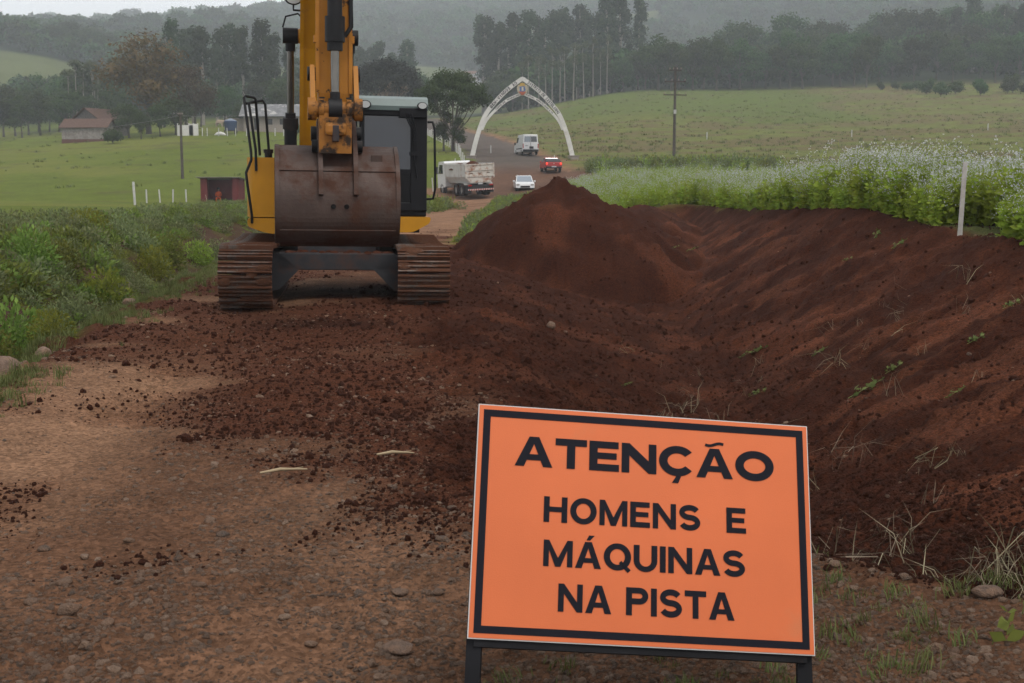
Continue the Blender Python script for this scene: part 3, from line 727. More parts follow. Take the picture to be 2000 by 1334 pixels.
# ------------------------------------------------------------------ weeds on the left verge, grass, dry stalks
MWEED = leafmat('weed_leaves', (.10, .15, .028), (.27, .34, .075), .4, .35)
MGRASS = leafmat('grass_blades', (.085, .115, .030), (.21, .23, .085), .3, .2)
MDRY = leafmat('dry_stalks', (.16, .12, .075), (.36, .30, .20), .15, .2)
MWEEDS = [MWEED, leafmat('grey_weed_leaves', (.12, .15, .06), (.28, .32, .14), .35, .2), leafmat('yellow_weed_leaves', (.14, .19, .026), (.34, .40, .07), .45, .25)]
def weed(seed, h, n, ls, spread):
    rg = np.random.default_rng(seed); u = sph(rg, n); u[:, 2] = np.abs(u[:, 2])
    P = u*np.array([spread, spread, h])*(rg.random(n)**.5)[:, None]; D = u+rg.normal(size=(n, 3))*.6+np.array([0, 0, .2])
    mm = MWEEDS[seed % 3]
    L = ls*rg.uniform(.6, 1.4, n); v, f = leafquads(P, D, L, L*.42, rg)
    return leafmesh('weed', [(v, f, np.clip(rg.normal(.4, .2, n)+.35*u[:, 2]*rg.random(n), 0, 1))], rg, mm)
def tuft(seed, h, n, m, spread=.12, lean=.5, wd=.012):
    rg = np.random.default_rng(seed); vs = []; fs = []; lc = []
    for i in range(n):
        p = Vector((rg.normal()*spread*.4, rg.normal()*spread*.4, 0)); th = rg.uniform(0, 6.28); l = h*rg.uniform(.5, 1.1); k = lean*rg.uniform(.3, 1.4)
        d = Vector((math.cos(th), math.sin(th), 0)); s = Vector((-d.y, d.x, 0))*wd*.5
        a = p+d*l*k*.25+Vector((0, 0, l*.55)); b = p+d*l*k*.8+Vector((0, 0, l*(1-.35*k)))
        j = len(vs); vs += [p-s, p+s, a+s*.8, a-s*.8, b+s*.1, b-s*.1]; fs += [(j, j+1, j+2, j+3), (j+3, j+2, j+4, j+5)]; lc += [rg.random()]*6
    me = npmesh('tuft', np.array([tuple(q) for q in vs]), np.array(fs), {'lc': ('FLOAT', np.array(lc))}); me.materials.append(m); return me
WEEDS = [proto('weed_kind_%d' % i, weed(600+i, [.3, .42, .22, .36, .6][i], [260, 320, 260, 260, 420][i], [.065, .08, .045, .10, .075][i], [.3, .32, .34, .36, .34][i]), None) for i in range(5)]
n = 8200
y = 9*np.exp(rng.uniform(0, np.log(85/9), n)); s = rng.uniform(.9, 10, n); x = xl(y)-s
cl = fbm(x, y, 1.1, 3, 211)
ok = (rng.random(n) < sstep(.38, .52, cl+.09*sstep(1.6, 2.6, s)-.1*sstep(5, 9, s)))
ok &= ~((np.hypot(x-px(434, 105), y-103) < 4.0) & (y > 98.5))
x, y, s = x[ok], y[ok], s[ok]; n = len(x); sz = rng.uniform(.6, 1.25, n)*np.interp(y, [9, 16, 40, 85], [.95, .95, .8, .7])*np.where(s < 1.7, .55, 1)*np.where(s > 5, .8, 1)
scatter('verge_weeds', np.stack([x, y, Hd(x, y)-.04], 1), np.stack([rng.normal(0, .15, n), rng.normal(0, .15, n), rng.uniform(0, 6.28, n)], 1), sz, WEEDS+[proto('weed_kind_5', tuft(690, .5, 22, MGRASS, .25, .8, .012), None), proto('weed_kind_6', tuft(691, .55, 12, MDRY, .25, .7, .010), None)], rng.choice(7, n, p=[.2, .15, .2, .17, .1, .12, .06]), 'mixed green weeds covering the roadside bank at left', 'weeds')
# far bushy weeds by the truck and along the right of the far road
X = []; Y = []; S = []
n = 260; X.append(rng.normal(-6.2, 1.1, n)); Y.append(rng.normal(80, 4, n)); S.append(rng.uniform(.8, 1.5, n))
n = 700; yy = rng.uniform(34, 96, n); X.append(xr(yy)+.3+rng.random(n)*np.interp(yy, [34, 46, 96], [1.6, 4.5, 4])); Y.append(yy); S.append(rng.uniform(.4, .85, n))
n = 420; X.append(rng.uniform(7.5, 26, n)); Y.append(rng.normal(121, 2.2, n)); S.append(rng.uniform(1.0, 2.2, n))
x = np.concatenate(X); y = np.concatenate(Y); S = np.concatenate(S); n = len(x)
scatter('roadside_weeds', np.stack([x, y, Hd(x, y)-.04], 1), np.stack([rng.normal(0, .1, n), rng.normal(0, .1, n), rng.uniform(0, 6.28, n)], 1), S, [proto('roadweed_kind_%d' % i, weed(640+i, .6, 150, .13, .35), None) for i in range(3)], rng.integers(0, 3, n), 'rank green weeds beside the far stretch of road and the junction', 'weeds')
GR = [proto('grass_kind_%d' % i, tuft(660+i, [.12, .18, .28][i], [22, 18, 16][i], MGRASS, .12, .6, .009), None) for i in range(3)]
X = []; Y = []; K = []; S = []
n = 5200; y = 7.5*np.exp(rng.uniform(0, np.log(60/7.5), n)); x = xl(y)-rng.normal(.2, .32, n); k = fbm(x, y, 1.4, 3, 221) > .42; X.append(x[k]); Y.append(y[k]); K.append(rng.choice([0, 0, 0, 0, 0, 1, 2], k.sum())); S.append(rng.uniform(.35, .8, k.sum()))
n = 330; y = rng.uniform(3.3, 5.6, n); x = rng.normal(1.75, .45, n)+(4.6-y)*-.15; k = (fbm(x, y, .5, 3, 222) > .46) & (y < 4.9+.3*(x-1)); X.append(x[k]); Y.append(y[k]); K.append(rng.choice([0, 0, 1], k.sum())); S.append(rng.uniform(.25, .6, k.sum()))
n = 60; y = rng.uniform(3.4, 5, n); x = rng.uniform(-.2, 1.2, n); X.append(x); Y.append(y); K.append(np.zeros(n, int)); S.append(rng.uniform(.3, .6, n))
x = np.concatenate(X); y = np.concatenate(Y); k = np.concatenate(K); S = np.concatenate(S); n = len(x)
scatter('grass_tufts', np.stack([x, y, Hd(x, y)-.01], 1), np.stack([rng.normal(0, .15, n), rng.normal(0, .15, n), rng.uniform(0, 6.28, n)], 1), S, GR, k, 'short grass tufts along the road edge and by the sign', 'grass')
n = 360
DRY = [proto('dry_kind_%d' % i, tuft(680+i, .35, 7, MDRY, .2, 1.5, .006), None) for i in range(3)]
x = np.concatenate([rng.normal(2.15, .35, 50), xl(y0 := rng.uniform(9, 30, 110))-rng.uniform(.6, 2.0, 110), rng.uniform(1.2, 5.5, 60)])
y = np.concatenate([rng.normal(4.7, .35, 50), y0, rng.uniform(5, 16, 60)]); n = len(x)
scatter('dry_stalks', np.stack([x, y, Hd(x, y)+.01], 1), np.stack([rng.normal(0, .6, n), rng.normal(0, .6, n), rng.uniform(0, 6.28, n)], 1), rng.uniform(.4, 1.0, n), DRY, rng.integers(0, 3, n), 'dead straw and dry stalks lying in the ditch and on the soil', 'straw')

# stubble and tussocks that give the far field and the pasture their grain
n = 9000
y = np.exp(rng.uniform(np.log(118), np.log(330), n)); x = rng.uniform(-.5, .5, n)*y; mr = np.interp(y, MAIN[:,1], MAIN[:,0])
right = x > mr+6; st = fbm(x*.25+.02*y, y-.28*x, 3.2, 4, 131)
ok = (np.abs(x-mr) > 6) & (right | (rng.random(n) < .12)) & (rng.random(n) < sstep(.38, .6, st)+.15)
x, y = x[ok], y[ok]; n = len(x); rgt = (x > np.interp(y, MAIN[:,1], MAIN[:,0]))
FT = [proto('tussock_kind_%d' % i, tuft(700+i, .42, 16, MDRY if i < 1 else MGRASS, .5, .9, .05), None) for i in range(4)]
scatter('field_stubble', np.stack([x, y, Hd(x, y)-.03], 1), np.stack([np.zeros(n), np.zeros(n), rng.uniform(0, 6.28, n)], 1), rng.uniform(.5, 1.3, n), FT, np.where(rgt, rng.integers(0, 4, n), rng.integers(2, 4, n)), 'dry stubble and grass tussocks dotted over the field and pasture', 'stubble')

# bushier weed clumps that stand out on the bank
BUSHW = [weed(720, .75, 1500, .075, .42), weed(721, .62, 1300, .06, .5), weed(722, .7, 1000, .085, .45)]
for k, (u, d, sc) in enumerate(((20, 13.2, 1.0), (62, 13.8, .8), (95, 13.0, .55), (-30, 12.6, .9), (150, 17.5, .9), (205, 19.5, .9), (120, 20, .9), (260, 22, .8), (300, 24.5, .9), (330, 27, .9), (240, 27, 1.0), (385, 30, .9), (425, 33, 1.0), (452, 36, .9), (408, 40, 1.0), (60, 19, 1.0), (10, 21, 1.1), (175, 26, 1.1), (350, 36, 1.1))):
    x = px(u, d); o = link('weed_clump', BUSHW[1 if u > 400 else k % 3]); o.location = (x, d, H(x, d)-.05); o.scale = (sc, sc, sc*rng.uniform(.8, 1.1)); o.rotation_euler.z = k*1.7
    tag(o, 'pale grey-green weed clump on the bank by the excavator' if u > 400 else 'bushy green weed clump on the roadside bank at left', 'weed', 'pale weed clumps' if u > 400 else 'weed clumps on the bank')

# ---- block lettering drawn as outlines (bold grotesque capitals, cap height 1)
def smooth_curve(pts, n=40):
    p = np.array(pts, float); t = np.linspace(0, len(p)-1, n); out = []
    for s in t:
        i = int(min(s, len(p)-2)); f = s-i
        p0 = p[max(i-1, 0)]; p1 = p[i]; p2 = p[i+1]; p3 = p[min(i+2, len(p)-1)]
        out.append(.5*((2*p1)+(-p0+p2)*f+(2*p0-5*p1+4*p2-p3)*f*f+(-p0+3*p1-3*p2+p3)*f**3))
    return np.array(out)
def g_arc(cx, cy, rx, ry, a0, a1, t, n=22, ty=None):
    ty = t*.9 if ty is None else ty; q = []
    for k in range(n):
        A = R(a0+(a1-a0)*k/n); B = R(a0+(a1-a0)*(k+1)/n)
        q.append([(cx+rx*math.cos(A), cy+ry*math.sin(A)), (cx+rx*math.cos(B), cy+ry*math.sin(B)), (cx+(rx-t)*math.cos(B), cy+(ry-ty)*math.sin(B)), (cx+(rx-t)*math.cos(A), cy+(ry-ty)*math.sin(A))])
    return q
def g_box(x0, x1, y0, y1): return [[(x0, y0), (x1, y0), (x1, y1), (x0, y1)]]
def g_stroke(pts, t):
    p = [Vector(q) for q in pts]; L_ = []; R_ = []
    for i in range(len(p)):
        d = (p[min(i+1, len(p)-1)]-p[max(i-1, 0)]).normalized(); n = Vector((-d.y, d.x))*t/2; L_.append(p[i]+n); R_.append(p[i]-n)
    return [[tuple(L_[i]), tuple(L_[i+1]), tuple(R_[i+1]), tuple(R_[i])] for i in range(len(p)-1)]
def glyph(ch, t=.2, wx=1.0):
    base = {'Ç': 'C', 'Ã': 'A', 'Á': 'A', 'É': 'E'}.get(ch, ch); h = t*.92
    w = {'A': 1.0, 'T': .84, 'E': .80, 'N': .94, 'C': 1.0, 'O': 1.06, 'H': .94, 'M': 1.12, 'S': .88, 'Q': 1.06, 'U': .92, 'I': t, 'P': .86, 'B': .9, 'D': .94, 'R': .96, 'L': .76, 'F': .76, 'V': .98, '-': .4, ',': t, ' ': .36}[base]*(wx if base != 'I' else 1)
    tx = t*(1+.25*(wx-1)); q = []
    if base in 'AV':
        iy = .76; l = [(0, 0), (1.12*tx, 0), (w/2, iy), (w/2, 1), (w/2-.58*tx, 1)]
        r = [(w-a, b) for a, b in l][::-1]; q = [l, r]
        if base == 'A':
            xi = lambda y: 1.12*tx+(w/2-1.12*tx)*y/iy
            q.append([(xi(.21), .21), (w-xi(.21), .21), (w-xi(.21+h*.85), .21+h*.85), (xi(.21+h*.85), .21+h*.85)])
        else: q = [[(a, 1-b) for a, b in pl][::-1] for pl in q]
    elif base == 'T': q = g_box(0, w, 1-h, 1)+g_box(w/2-tx/2, w/2+tx/2, 0, 1-h)
    elif base in 'EFL':
        q = g_box(0, tx, 0, 1)
        if base != 'L': q += g_box(tx, w*.98, 1-h, 1)+g_box(tx, w*.92, .5-h*.42, .5+h*.5)
        if base != 'F': q += g_box(tx, w, 0, h)
    elif base == 'H': q = g_box(0, tx, 0, 1)+g_box(w-tx, w, 0, 1)+g_box(tx, w-tx, .5-h*.45, .5+h*.5)
    elif base == 'I': q = g_box(0, t, 0, 1)
    elif base == 'N': q = g_box(0, tx*.95, 0, 1)+g_box(w-tx*.95, w, 0, 1)+[[(tx*.95, 1), (tx*.95, 1-tx*1.55), (w-tx*.95, 0), (w-tx*.95, tx*1.55)]]
    elif base == 'M': q = g_box(0, tx*.92, 0, 1)+g_box(w-tx*.92, w, 0, 1)+[[(tx*.92, 1), (tx*.92, .62), (w/2-tx*.45, 0), (w/2, 0), (w/2, .33)], [(w-tx*.92, 1), (w/2, .33), (w/2, 0), (w/2+tx*.45, 0), (w-tx*.92, .62)]]
    elif base in 'OQ':
        q = g_arc(w/2, .5, w/2, .515, 0, 360, tx*1.05, 36)
        if base == 'Q': q += [[(w*.55, .26), (w*.64, .36), (w*.99, .02), (w*.88, -.09)]]
    elif base == 'C': q = g_arc(w/2, .5, w/2, .515, 38, 322, tx*1.05, 30)
    elif base == 'S':
        a = t/2; yc1 = (1-a*.9+.51)/2; r1 = (1-a*.9-.51)/2; yc2 = (.51+a*.9)/2; r2 = (.51-a*.9)/2; rx = w/2-tx/2
        pts = [(w/2+rx*.96*math.cos(R(A)), yc1+r1*math.sin(R(A))) for A in np.linspace(22, 262, 18)]+[(w/2+rx*math.cos(R(A)), yc2+r2*math.sin(R(A))) for A in np.linspace(82, -160, 18)]
        q = g_stroke(pts, t*.96)
    elif base == 'U': q = g_box(0, tx, .42, 1)+g_box(w-tx, w, .42, 1)+g_arc(w/2, .42, w/2, .435, 180, 360, tx, 20)
    elif base in 'PR':
        q = g_box(0, tx, 0, 1)+g_box(tx, w*.6, 1-h, 1)+g_box(tx, w*.6, .40, .40+h)+g_arc(w*.6, .70, w*.40, .30, -90, 90, tx, 14, h)
        if base == 'R': q += [[(w*.42, .40), (w*.68, .40), (w, 0), (w*.74, 0)]]
    elif base == 'B':
        q = g_box(0, tx, 0, 1)
        for (y0, y1, rr) in ((.0, .54, .42), (.54-h*.5, 1.0, .38)): q += g_box(tx, w*.58, y1-h, y1)+(g_box(tx, w*.58, y0, y0+h) if y0 == 0 else [])+g_arc(w*.58, (y0+y1)/2, w*rr, (y1-y0)/2, -90, 90, tx, 12, h)
    elif base == 'D': q = g_box(0, tx, 0, 1)+g_box(tx, w*.45, 1-h, 1)+g_box(tx, w*.45, 0, h)+g_arc(w*.45, .5, w*.55, .5, -90, 90, tx, 18, h)
    elif base == '-': q = g_box(0, w, .30, .30+h)
    elif base == ',': q = [[(0, 0), (t, 0), (t, t), (0, t)], [(t*.45, 0), (t, 0), (t*.4, -t*.9), (t*.1, -t*.9)]]
    if ch == 'Ç': q += [[(w*.47, -.01), (w*.60, -.01), (w*.52, -.25), (w*.35, -.25)]]
    if ch == 'Ã': q += g_stroke([(w*.5+wx*x_, 1.14+.045*math.sin(x_*11)) for x_ in np.linspace(-.25, .25, 12)], .095)
    if ch in 'ÁÉ': q += [[(w*.42, 1.06), (w*.56, 1.06), (w*.74, 1.25), (w*.52, 1.25)]]
    return q, w
def letter_mesh(ch, cap, t=.2, wx=1.0, sx=1.0):
    q, w = glyph(ch, t, wx); vs = []; fs = []
    for k, pl in enumerate(q):
        i = len(vs); vs += [(x*cap*sx, -.00004*(k % 3), y*cap) for x, y in pl]; fs.append(list(range(i, i+len(pl))))
    me = bpy.data.meshes.new('letter'); me.from_pydata(vs, [], fs); me.update(); return me, w*cap*sx
def text_line(s, width, cap, t, wx, gap, m, parent, loc):
    adv = [glyph(c, t, wx)[1] for c in s]; tot = sum(adv)+gap*(len(s)-1); k = width/(tot*cap); x = 0
    for c, a in zip(s, adv):
        if c != ' ':
            me, _ = letter_mesh(c, cap, t, wx, k); o = link('letter', me, m, parent); o.location = (loc[0]+x, loc[1], loc[2])
        x += (a+gap)*cap*k
        if c == 'Ç': x -= .07*cap*k
# ================================================================== EXCAVATOR
MUD = (.075, .034, .022)
YEL = M('yellow_paint', (.56, .255, .012), .42, var=.10, scale=2.5, mud=(.20, .10, .035), mud_lo=.60, mud_hi=.78, mud_scale=2.2)
ORA = M('worn_yellow_paint', (.46, .185, .020), .5, var=.15, scale=3, mud=(.045, .028, .02), mud_lo=.585, mud_hi=.63, mud_scale=7)
ORD = M('oily_yellow_paint', (.36, .145, .025), .55, var=.3, scale=4, mud=(.035, .024, .018), mud_lo=.48, mud_hi=.58, mud_scale=6)
BLK = M('black_paint', (.011, .011, .012), .55, spec=.2, var=.3, mud=(.05, .032, .025), mud_lo=.58, mud_hi=.8)
CABK = M('cab_black', (.008, .008, .010), .5, var=.2, spec=.2)
STEEL = M('bucket_steel', (.090, .062, .052), .55, .35, var=.3, scale=2.2, mud=(.085, .040, .026), mud_lo=.47, mud_hi=.62, mud_scale=2.6, bump=.004, bscale=30)
FRAME = M('undercarriage_paint', (.040, .040, .044), .6, var=.3, mud=MUD, mud_lo=.48, mud_hi=.66, mud_scale=2.5)
SHOE = M('track_shoe_steel', (.085, .058, .047), .6, .3, var=.4, scale=5, mud=(.150, .068, .040), mud_lo=.32, mud_hi=.52, mud_scale=3.5, bump=.012, bscale=14)
CHROME = M('rod_chrome', (.20, .19, .17), .22, .9, var=.2)
ROOF = M('cab_roof_grey', (.19, .245, .235), .35, var=.1)
GLASS = glassmat('cab_glass', (.012, .016, .024), .04)
LENS = glassmat('lamp_lens', (.32, .33, .32), .15)
DARK = M('dark_hole', (.006, .005, .005), .9, var=0)
GX, GY = -2.6, 18.4
ex = empty('excavator', (GX, GY, H(GX, GY)-.05), R(7.0), rot=(0, R(.9), R(7.0)))
tag(ex, 'yellow crawler excavator with a muddy bucket standing on the dirt road', 'excavator')
UZ = R(4.0)          # upper works slewed a little further than the tracks
def U(mb, name, m, parent=None):
    return mb.build(name, m, parent or ex, UZ if (parent is None) else None)
# ---- tracks
def track_path():
    pts = []; cf, cb, r = (-1.62, .415), (1.62, .43), .385
    for k in range(13): a = R(-90-180*k/12); pts.append((cf[0]+r*math.cos(a), cf[1]+r*math.sin(a)))
    for t in np.linspace(0, 1, 9)[1:-1]: pts.append((cf[0]+(cb[0]-cf[0])*t, cf[1]+r-.045*math.sin(math.pi*t)+(cb[1]-cf[1])*t))
    for k in range(13): a = R(90-180*k/12); pts.append((cb[0]+r*math.cos(a), cb[1]+r*math.sin(a)))
    pts += [(1.2, .03), (0, .025), (-1.2, .03)]
    return pts
PTH = track_path(); seg = []; L = 0
for i in range(len(PTH)):
    a, b = PTH[i], PTH[(i+1) % len(PTH)]; l = math.hypot(b[0]-a[0], b[1]-a[1]); seg.append((L, l, a, b)); L += l
def path_at(s):
    s %= L
    for (s0, l, a, b) in seg:
        if s0 <= s <= s0+l:
            t = (s-s0)/l; return (a[0]+(b[0]-a[0])*t, a[1]+(b[1]-a[1])*t, math.atan2(b[1]-a[1], b[0]-a[0]))
rg0 = np.random.default_rng(12); CAKE = [rock_mesh('mud_cake', 340+i, 2, .9, .5) for i in range(3)]
MCAKE = M('packed_mud', (.135, .062, .037), .95, var=.3, scale=5, bump=.02, bscale=20, spec=.05)
for c_ in CAKE: c_.materials.append(MCAKE)
NS = 48; pitch = L/NS
sh = MB(); sh.box(-.35, .35, -pitch*.5+.006, pitch*.5-.006, -.012, .012); nplate = len(sh.f)
for yy_, hh in ((-pitch*.40, .058), (0.0, .042), (pitch*.34, .042)): sh.prism([(yy_-.015, .012), (yy_+.015, .012), (yy_+.009, hh), (yy_-.009, hh)], -.35, .35)
for bx_ in (-.1, .1):
    for by_ in (-.04, .045): sh.tube([(bx_, by_, .012), (bx_, by_, .026)], .012, 6)
shoe_me = sh.mesh('shoe'); shoe_me.materials.append(SHOE); shoe_me.materials.append(M('worn_grouser_steel', (.17, .135, .115), .45, .6, var=.4, scale=8, mud=(.15, .066, .038), mud_lo=.40, mud_hi=.54, mud_scale=4))
shoe_me.polygons.foreach_set('material_index', [0 if k < nplate else 1 for k in range(len(shoe_me.polygons))])
for sx in (-1.18, 1.18):
    belt = MB(); inner = [(p[0]*.985, .42+(p[1]-.42)*.93) for p in PTH]; n_ = len(inner)
    inn2 = [(p[0]*.95, .42+(p[1]-.42)*.78) for p in PTH]
    for x0, x1 in ((-.14, -.05), (.05, .14)):
        vs = [(sx+xx, p[0], p[1]) for xx in (x0, x1) for p in inner]+[(sx+xx, p[0], p[1]) for xx in (x0, x1) for p in inn2]
        fs = []
        for i in range(n_):
            j = (i+1) % n_; fs += [(i, j, n_+j, n_+i), (2*n_+i, 3*n_+i, 3*n_+j, 2*n_+j), (i, 2*n_+i, 2*n_+j, j), (n_+i, n_+j, 3*n_+j, 3*n_+i)]
        belt.add(vs, fs)
    tb = belt.build('track', FRAME, ex)
    for k in range(NS):
        yy_, zz_, an = path_at(k*pitch+.03*(sx > 0))
        o = link('shoe', shoe_me, None, tb); o.location = (sx, yy_, zz_); o.rotation_euler = (an, 0, 0)
    for k in range(26):      # mud packed between the grousers
        yy_, zz_, an = path_at(rg0.uniform(0, 2.9)); o = link('mud_cake', CAKE[k % 3], None, tb)
        o.location = (sx+rg0.uniform(-.27, .27), yy_+.022*-math.sin(an), zz_+.022*math.cos(an)); o.rotation_euler = (an, 0, 0); o.scale = (rg0.uniform(.14, .42), rg0.uniform(.10, .19), rg0.uniform(.05, .085))
    fr = MB(); fr.box(sx-.2, sx+.2, -1.35, 1.35, .2, .56, ch=.03); fr.build('track_frame', FRAME, ex)
    for yy_, nm in ((-1.62, 'idler_wheel'), (1.62, 'sprocket')):
        w = MB(); w.cyl((sx-.09, yy_, .42), (sx+.09, yy_, .42), .33, 24); w.cyl((sx-.2, yy_, .42), (sx+.2, yy_, .42), .1, 12); w.build(nm, FRAME, ex)
    for k in range(7):
        w = MB(); w.cyl((sx-.17, -1.15+k*.385, .13), (sx+.17, -1.15+k*.385, .13), .085, 12); w.build('track_roller', FRAME, ex)
cb = MB(); cb.box(-.82, .82, -1.02, 1.0, .46, .70, ch=.015)
for sx in (-1, 1):
    for y0 in (-1.02, .55): cb.prism([(sx*.99, .16), (sx*.99, .69), (sx*.80, .69), (sx*.52, .47), (sx*.80, .18)], y0, y0+.45, 'y')
cb.build('carbody', FRAME, ex)
mc = MB()
rg = np.random.default_rng(3)
for k in range(26):
    xx = rg.uniform(-.8, .8); yv = rg.uniform(-.98, -.7); r_ = rg.uniform(.03, .085); mc.lathe([(r_, .69), (r_*.7, .69+r_*.45), (.001, .69+r_*.6)], 7, Matrix.Translation((xx, yv, 0)))
mc.build('caked_mud', MCLOD, ex)
tt = MB(); tt.cyl((0, 0, .70), (0, 0, .98), .62, 32); tt.box(-.55, .55, -.75, -.3, .70, .93); tt.build('slew_ring', FRAME, ex)
# ---- upper works
dk = MB(); dk.box(-1.15, 1.15, -.55, 2.3, .98, 1.1); U(dk, 'deck', BLK)
def rounded(poly, r=.08, seg_=5):
    out = []; n = len(poly)
    for i in range(n):
        p = Vector(poly[i]); a = Vector(poly[i-1]); b = Vector(poly[(i+1) % n])
        da = (a-p).normalized(); db = (b-p).normalized(); rr = min(r, (a-p).length*.45, (b-p).length*.45)
        for k in range(seg_+1):
            t = k/seg_; q = (p+da*rr).lerp(p, t).lerp(p.lerp(p+db*rr, t), t); out.append((q.x, q.y))
    return out
sk = MB(); sk.prism(rounded([(-1.3, 1.17), (-.45, 1.17), (-.45, .95), (-1.02, .95), (-1.3, 1.05)], .12), -.63, 2.2, 'y'); U(sk, 'lower_skirt', YEL)
sk = MB(); sk.prism(rounded([(.40, 1.22), (1.26, 1.22), (1.24, 1.13), (1.0, 1.0), (.40, 1.0)], .07), -1.03, .9, 'y'); U(sk, 'lower_skirt', YEL)
tk = MB(); tk.prism(rounded([(-1.3, -.5), (-1.22, -.62), (-.55, -.62), (-.55, .85), (-1.3, .85)], .07), 1.185, 2.02, 'z'); tank = U(tk, 'tool_box', YEL)
pn = MB(); pn.box(-.94, -.56, -.632, -.60, 1.22, 1.70, ch=.01); pnl = U(pn, 'access_panel', YEL, tank)
gl = MB()
for k in range(7):
    hw = .105*math.sqrt(max(.1, 1-((k-3)/3.8)**2))
    for s_ in (-1, 1): gl.box(-.765+(s_*hw if s_ < 0 else .008), -.765+(-.008 if s_ < 0 else hw), -.636, -.631, 1.515+k*.029, 1.529+k*.029)
U(gl, 'grille', DARK, pnl)
hd = MB(); hd.box(-.89, -.62, -.645, -.634, 1.30, 1.325, ch=.004); U(hd, 'latch', CHROME, pnl)
fc = MB(); fc.cyl((-1.0, -.35, 2.02), (-1.0, -.35, 2.09), .055, 14); fc.cyl((-1.0, -.35, 2.09), (-1.0, -.35, 2.14), .07, 14); U(fc, 'filler_cap', BLK, tank)
dc = MB(); dc.box(-.645, -.60, -.626, -.60, 1.86, 1.93); U(dc, 'decal', M('decal_white', (.6, .55, .5), .6), tank)
hood = MB(); hood.box(-1.29, 1.24, .9, 2.05, 1.12, 2.0, ch=.08); U(hood, 'engine_hood', YEL)
cw = MB(); cw.prism(rounded([(-1.3, 2.06), (1.26, 2.06), (1.1, 2.75), (-1.14, 2.75)], .2), 1.0, 1.95, 'z'); U(cw, 'counterweight', BLK)
def rail(pts, name='handrail', r=.019):
    t = MB(); t.tube(pts, r, 8); return U(t, name, BLK)
rail([(-1.235, -.66, 1.10), (-1.235, -.70, 1.2), (-1.29, -.72, 1.62), (-1.31, -.72, 1.80), (-1.235, -.72, 1.98), (-1.24, -.70, 2.1), (-1.33, -.62, 2.84), (-1.31, -.60, 2.865), (-1.2, -.45, 2.86), (-1.17, -.42, 2.83), (-1.12, -.42, 2.05)])
rail([(-1.17, -.64, 1.83), (-1.175, -.64, 2.12), (-1.265, -.55, 2.78)])
rail([(-1.30, -.60, 2.76), (-1.20, -.40, 2.80), (-1.08, -.30, 2.83), (-1.04, -.28, 2.78), (-.99, -.28, 2.06)])
# ---- cab
CX0, CX1, CYF, CYB = .25, 1.20, -1.0, .70
cabr = MB(); cabr.box(CX0, CX1, CYF+.05, CYB, 1.22, 1.34, ch=.02)
for (x0, x1, y0, y1) in ((CX0, CX0+.07, CYF, CYF+.09), (CX1-.235, CX1, CYF, CYF+.10), (CX0, CX0+.07, CYB-.1, CYB), (CX1-.09, CX1, CYB-.1, CYB), (CX1-.06, CX1, -.2, -.1)):
    cabr.box(x0, x1, y0, y1, 1.3, 2.72, ch=.015)
cabr.box(CX0, CX1, CYF, CYF+.08, 2.62, 2.74, ch=.02); cabr.box(CX0, CX1, CYB-.08, CYB, 1.3, 1.95)
cabr.box(CX0, CX1-.2, CYF+.005, CYF+.07, 1.83, 1.885); cabr.box(CX0, CX1, CYF+.002, CYF+.09, 1.30, 1.42, ch=.01)
cabr.box(CX1-.03, CX1, CYF+.05, CYB, 1.3, 1.75)
cab = U(cabr, 'cab', CABK)
ws = MB(); ws.box(CX0+.07, CX1-.235, CYF+.022, CYF+.032, 1.885, 2.62); U(ws, 'windscreen', GLASS, cab)
ws = MB(); ws.box(CX0+.07, CX1-.235, CYF+.026, CYF+.036, 1.42, 1.83); U(ws, 'lower_window', M('lower_glass', (.008, .008, .009), .3, var=.1, spec=.15), cab)
ws = MB(); ws.box(CX0+.012, CX0+.02, CYF+.1, CYB-.1, 1.5, 2.65); U(ws, 'side_window', GLASS, cab)
ws = MB(); ws.box(CX1-.02, CX1-.012, CYF+.1, CYB-.1, 1.75, 2.65); U(ws, 'side_window', GLASS, cab)
st_ = MB(); st_.box(.45, .95, -.2, .3, 1.5, 1.75, ch=.05); st_.box(.45, .95, .25, .4, 1.7, 2.4, ch=.06); U(st_, 'seat', BLK, cab)
rf = MB(); rf.prism([(CYF-.03, 2.70), (CYF-.045, 2.76), (CYF+.0, 2.86), (CYF+.12, 2.90), (CYB, 2.90), (CYB+.03, 2.72)], CX0-.01, CX1+.005, 'x'); roof = U(rf, 'roof', ROOF, cab)
gu = MB(); gu.box(CX1-.40, CX1-.01, CYF-.052, CYF-.03, 2.60, 2.735, ch=.01); U(gu, 'wiper_housing', CABK, cab)
for (xx, rx) in ((CX0+.07, .085), (CX1-.085, .075)):
    l = MB(); l.lathe([(.001, 0), (rx*.8, .0), (rx, .02), (rx*.85, .07), (.001, .09)], 14, Matrix.Translation((xx, CYF-.13, 2.765)) @ Matrix.Rotation(R(-90), 4, 'X') @ Matrix.Diagonal((1, .72, 1, 1))); lam = U(l, 'work_lamp', BLK, cab)
    l = MB(); l.lathe([(.001, -.004), (rx*.78, -.004)], 14, Matrix.Translation((xx, CYF-.13, 2.765)) @ Matrix.Rotation(R(-90), 4, 'X') @ Matrix.Diagonal((1, .72, 1, 1))); U(l, 'lens', LENS, cab)
wp = MB()
for dx in (0, .05, .10): wp.tube([(CX1-.31+dx*.8, CYF-.06, 2.66), (CX1-.20+dx*.35, CYF-.05, 2.42), (CX1-.185+dx*.3, CYF-.045, 2.10)], .008, 5)
wp.tube([(CX1-.20, CYF-.05, 2.12), (CX1-.145, CYF-.035, 1.76)], .009, 5); wp.box(CX1-.24, CX1-.12, CYF-.07, CYF-.03, 2.08, 2.13); U(wp, 'wiper', CABK, cab)
